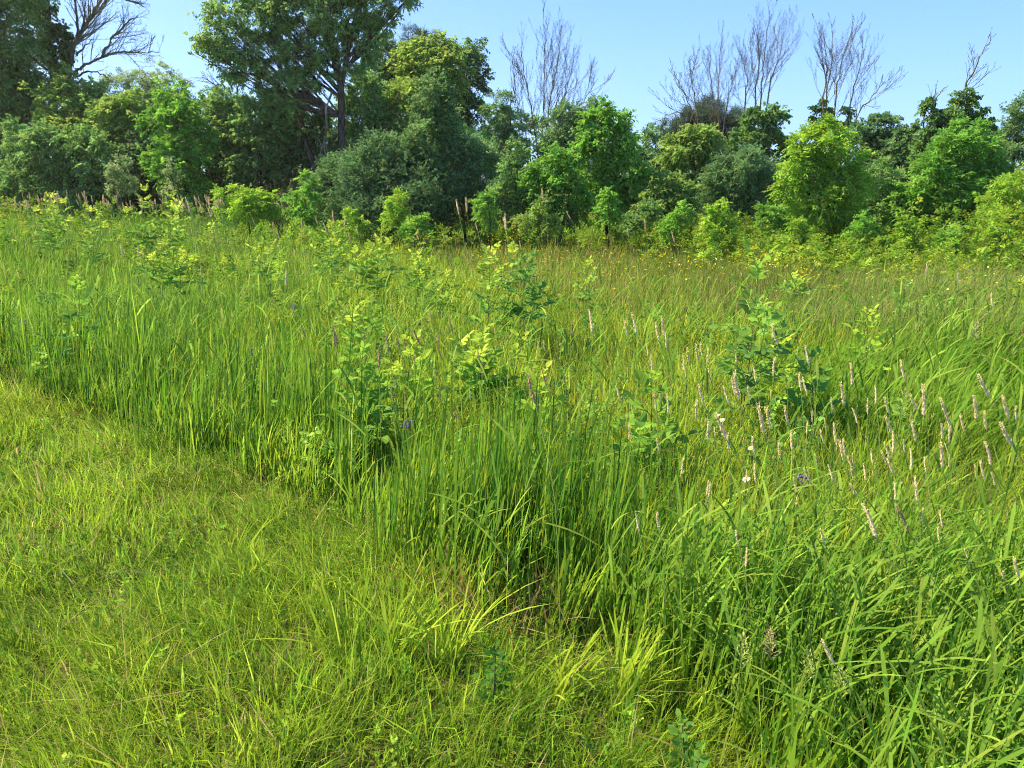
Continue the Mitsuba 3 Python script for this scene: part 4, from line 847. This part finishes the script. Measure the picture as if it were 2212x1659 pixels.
for a, b in PALES: seed_head(a, b, 'pale seed head scattered in the left half of the meadow', 'scattered pale seed heads', HEADS)
for k in range(42):
    vx = random.uniform(1330, 2195); vy = random.uniform(830, 1180) + 0.05 * (vx - 1330) * random.random(); l = random.uniform(28, 46)
    seed_head((vx, vy), (vx + random.uniform(-2, 16), vy + l), 'slim small tan seed head between the larger ones at the right', 'slim seed heads between the larger ones', HEADS, 0.085, 0.5, 0.9)
# the fringe of reed plumes before the left wood, and the edge of the wood in the middle
for k in range(95):
    vx = random.choice([random.uniform(30, 260), random.uniform(60, 330), random.uniform(260, 480), random.uniform(380, 490)])
    vy = 408 + 14 * random.random() + 0.04 * abs(vx - 120) + random.uniform(-5, 16)
    seed_head((vx, vy), (vx + random.uniform(1, 9), vy + random.uniform(10, 19)), 'small brown reed plume in the fringe before the dark left wood', 'reed plumes before the left wood', FARH, 0.20, 0.7, 1.45, 33, 1.6)
for vx, vy, l in ((985, 430, 32), (1003, 425, 34), (1090, 460, 35), (1085, 470, 26), (650, 470, 22), (742, 470, 26), (716, 455, 24), (700, 480, 20), (752, 500, 22), (590, 480, 20), (1028, 480, 18), (770, 490, 18), (1225, 455, 18), (1390, 475, 25), (1450, 500, 24), (1170, 405, 30), (1355, 490, 20), (545, 470, 14), (600, 500, 20), (680, 465, 18), (900, 500, 18), (955, 505, 16), (1120, 520, 20)):
    seed_head((vx, vy), (vx + random.uniform(2, 8), vy + l), 'tan plume standing before the scrub in the middle of the field edge', 'plumes along the field edge', FARH, 0.22, 0.8, 1.5, 24, 1.3)

# ------------------------------------------------------------------ open grass panicles
def panicle(label, vx, vy, h, L, col):
    p = onground(vx, vy, h); t = thing('grass_panicle', label, 'grass panicle'); L *= 0.75
    ln = random.uniform(-0.12, 0.12); q = bend([p - [0.04, 0, h], p - [0.01, 0, h * 0.4], p + [ln * 0.2, 0, 0], p + [ln * L, 0, L]], 5)
    v, f = tube(q, np.linspace(0.0015, 0.0006, len(q)), 4); part(t, 'stem', (v, f), 'mat_stem', np.tile([[0.2, 0.28, 0.08]], (len(v), 1)))
    P, A = [], []
    for k in range(26):
        u = k / 25; o = p + np.array([ln * L * u, 0, L * u]); a = k * 2.4; R = L * 0.17 * (1 - u) ** 0.8 + 0.008
        P.append(o); A.append(np.array([math.cos(a) * R, math.sin(a) * R, R * 0.9]))
    P, A = np.array(P), np.array(A); ms_ = []
    for k in range(26):
        for w in (0.55, 0.8, 1.0):
            e = P[k] + A[k] * w; d = nrm(A[k] + rng.normal(0, 0.006, 3)) * 0.011
            n_ = nrm(np.cross(d, rng.normal(0, 1, 3))) * 0.0017; b_ = nrm(np.cross(d, n_)) * 0.0017
            ms_.append((np.array([e - d * 0.3, e + n_, e + b_, e - n_, e - b_, e + d]), np.array([[0, 1, 2], [0, 2, 3], [0, 3, 4], [0, 4, 1], [5, 2, 1], [5, 3, 2], [5, 4, 3], [5, 1, 4]])))
        ms_.append(tube([P[k], P[k] + A[k] * 0.5 + [0, 0, 0.002], P[k] + A[k]], 0.0004, 3))
    v, f = joined(ms_); part(t, 'spikelets', (v, f), 'mat_seed', np.clip(np.tile([col], (len(v), 1)) * np.exp(rng.normal(0, 0.15, (len(v), 1))), 0, 1))
PC = (0.30, 0.37, 0.11)
panicle('pale open panicle with spreading spikelets amid the right seed heads', 1945, 905, 0.62, 0.17, PC)
panicle('open panicle high in the dark grass at the right', 1985, 690, 0.6, 0.16, PC)
panicle('brownish panicle rising above the dark right grass', 2105, 735, 0.62, 0.15, (0.5, 0.42, 0.26))
panicle('yellowish panicle in the lower right foreground', 1600, 1440, 0.36, 0.12, PC)
panicle('brown panicle right of the yellowish one in the foreground', 1665, 1425, 0.36, 0.11, (0.34, 0.28, 0.17))
panicle('green panicle beside the drooping seed head at lower right', 1745, 1470, 0.36, 0.11, PC)
panicle('pale panicle at the foot of the right foreground reeds', 1815, 1510, 0.34, 0.11, PC)
panicle('faint pale panicle over the short grass by the left sedge', 415, 860, 0.3, 0.14, PC)

# ------------------------------------------------------------------ flowers
def flower_head(r, petals, col, centre, flat=0.25):
    V, F, C = [], [], []
    for k in range(petals):
        a = 2 * math.pi * k / petals; d = np.array([math.cos(a), math.sin(a), 0]); s = np.array([-math.sin(a), math.cos(a), 0]) * r * 1.6 / petals
        o = len(V); V += [d * r * 0.2, d * r * 0.65 + s + [0, 0, flat * r * 0.3], d * r + [0, 0, -flat * r * 0.2], d * r * 0.65 - s + [0, 0, flat * r * 0.3]]
        F += [[o, o + 1, o + 2], [o, o + 2, o + 3]]; C += [col] * 4
    m = trimesh.creation.icosphere(subdivisions=1, radius=r * 0.3); m.vertices[:, 2] *= 0.5
    return (np.array(V), np.array(F), np.array(C)), (np.array(m.vertices), np.array(m.faces), np.tile([centre], (len(m.vertices), 1)))
def flower(name, label, vx, vy, h, r, petals, col, centre, cat, group=None):
    p = onground(vx, vy, h); t = thing(name, label, cat, group)
    (v, f, c), (v2, f2, c2) = flower_head(r, petals, col, centre)
    R = trimesh.transformations.euler_matrix(random.uniform(0.2, 0.7), random.uniform(-0.4, 0.4), random.uniform(0, 6))[:3, :3]
    g = p + [random.uniform(-.03, .03), random.uniform(-.03, .03), -h]
    vt, ft = tube(bend([g, (g + p) / 2 + [0.008, 0, 0], p], 3), 0.0012, 4)
    part(t, 'stem', (vt, ft), 'mat_stem', np.tile([[0.12, 0.22, 0.05]], (len(vt), 1)))
    part(t, 'petals', (v @ R.T + p, f), 'mat_petal', c)
    part(t, 'centre', (v2 @ R.T + p, f2), 'mat_seed', c2)
WH, YE = (0.82, 0.82, 0.78), (0.75, 0.5, 0.03)
flower('daisy', 'white daisy low in the grass left of the purple flower', 1612, 1035, 0.40, 0.020, 16, WH, YE, 'flower')
flower('daisy', 'white daisy with yellow eye beside a bent seed head', 1558, 908, 0.48, 0.022, 16, WH, YE, 'flower')
flower('daisy', 'white daisy just above the one with the yellow eye', 1550, 897, 0.48, 0.018, 16, WH, YE, 'flower')
flower('daisy', 'white daisy below the other two by the bent seed head', 1622, 968, 0.45, 0.016, 16, WH, YE, 'flower')
for vx, vy, lab in ((1735, 1042, 'purple vetch flower right of the low daisy'), (635, 664, 'bluish purple flower in the left of the meadow'), (545, 762, 'purple flower between the left sedge tips'), (52, 697, 'purple flower at the far left'), (880, 1040 - 120, 'purple flower among the central dark seed heads')):
    p = onground(vx, vy, 0.42); t = thing('vetch_flower', lab, 'flower')
    V, F, C = [], [], []
    for k in range(16):
        q = np.array([random.gauss(0, 0.012), random.gauss(0, 0.012), random.uniform(-0.02, 0.03)]); m = trimesh.creation.icosphere(subdivisions=1, radius=0.005); m.vertices = m.vertices * [1, 0.7, 1.4] + q
        F.append(np.array(m.faces) + 42 * k); V.append(m.vertices); C.append(np.tile([[0.30, 0.24, 0.46]], (42, 1)) * random.uniform(0.7, 1.3))
    part(t, 'blossom', (np.vstack(V) + p, np.vstack(F)), 'mat_petal', np.vstack(C))
    vt, ft = tube(bend([p - [0.02, 0, 0.42], p - [0, 0, 0.2], p], 3), 0.0013, 4); part(t, 'stem', (vt, ft), 'mat_stem', np.tile([[0.12, 0.22, 0.05]], (len(vt), 1)))
# tiny yellow blooms of the far meadow, past counting
def specks(poly, n, h0, h1, r, col, key, label):
    bx = poly.bounds; x, y = rng.uniform(bx[0], bx[2], n), rng.uniform(bx[1], bx[3], n)
    k = inside(poly, x, y) & (n2(x, y, 0.7, 70) > 0.45); x, y = x[k], y[k]; n = len(x)
    z = gz(x, y) + rng.uniform(h0, h1, n); c = np.asarray(col) * np.exp(rng.normal(0, 0.15, (n, 1)))
    o = np.stack([x, y, z], -1); V = []
    r = r * rng.uniform(0.7, 1.3, n) * np.sqrt(np.clip(y, 4, 30) / 10)
    tilt = rng.normal(0, 0.4, (n, 2))
    for k in range(6):
        a = 2 * np.pi * k / 6; dx, dy = np.cos(a) * r, np.sin(a) * r
        V.append(o + np.stack([dx, dy, tilt[:, 0] * dx + tilt[:, 1] * dy + 0.3 * r], -1))
    V = np.stack([o] + V, 1).reshape(-1, 3)
    F = (np.arange(n)[:, None, None] * 7 + np.array([[0, k + 1, (k + 1) % 6 + 1] for k in range(6)])[None]).reshape(-1, 3)
    C = np.clip(np.repeat(c, 7, 0), 0, 1)
    st = blades(x, y, z - gz(x, y), 0.004, rng.uniform(0, 6, n), 0.0, 0.0, np.tile([[0.12, 0.2, 0.05]], (n, 1)), np.tile([[0.12, 0.2, 0.05]], (n, 1)), 2)
    V, F, C = cat_mesh([(V, F, C), st])
    scene[key] = mikit.ply((V, F), 'mat_petal', color=C); NT[key] = len(F)
    labels[key] = {'label': label, 'category': 'wildflowers', 'kind': 'stuff'}
specks(rust, 2200, 0.35, 0.6, 0.011, (0.75, 0.58, 0.03), 'yellow_wildflowers', 'tiny yellow wildflowers dotting the rusty far meadow')
specks(olive, 700, 0.35, 0.6, 0.010, (0.75, 0.72, 0.3), 'pale_wildflowers', 'tiny pale wildflowers dotting the olive meadow at the right')

# ------------------------------------------------------------------ summer haze
scene['haze_air'] = {'type': 'homogeneous', 'albedo': 0.95, 'sigma_t': 0.0003, 'phase': {'type': 'hg', 'g': 0.4}}
scene['haze'] = {'type': 'cube', 'to_world': T().translate([0, 400, 9]).scale([1700, 1500, 13]), 'bsdf': {'type': 'null'}, 'interior': {'type': 'ref', 'id': 'haze_air'}}
labels['haze'] = {'label': 'thin summer haze over the field', 'category': 'haze', 'kind': 'stuff'}
scene['camera']['medium'] = {'type': 'ref', 'id': 'haze_air'}

if __name__ == '__main__':
    print('TRI', sum(NT.values()), sorted(((v, k) for k, v in NT.items()), reverse=True)[:14], 'entries', len(scene))
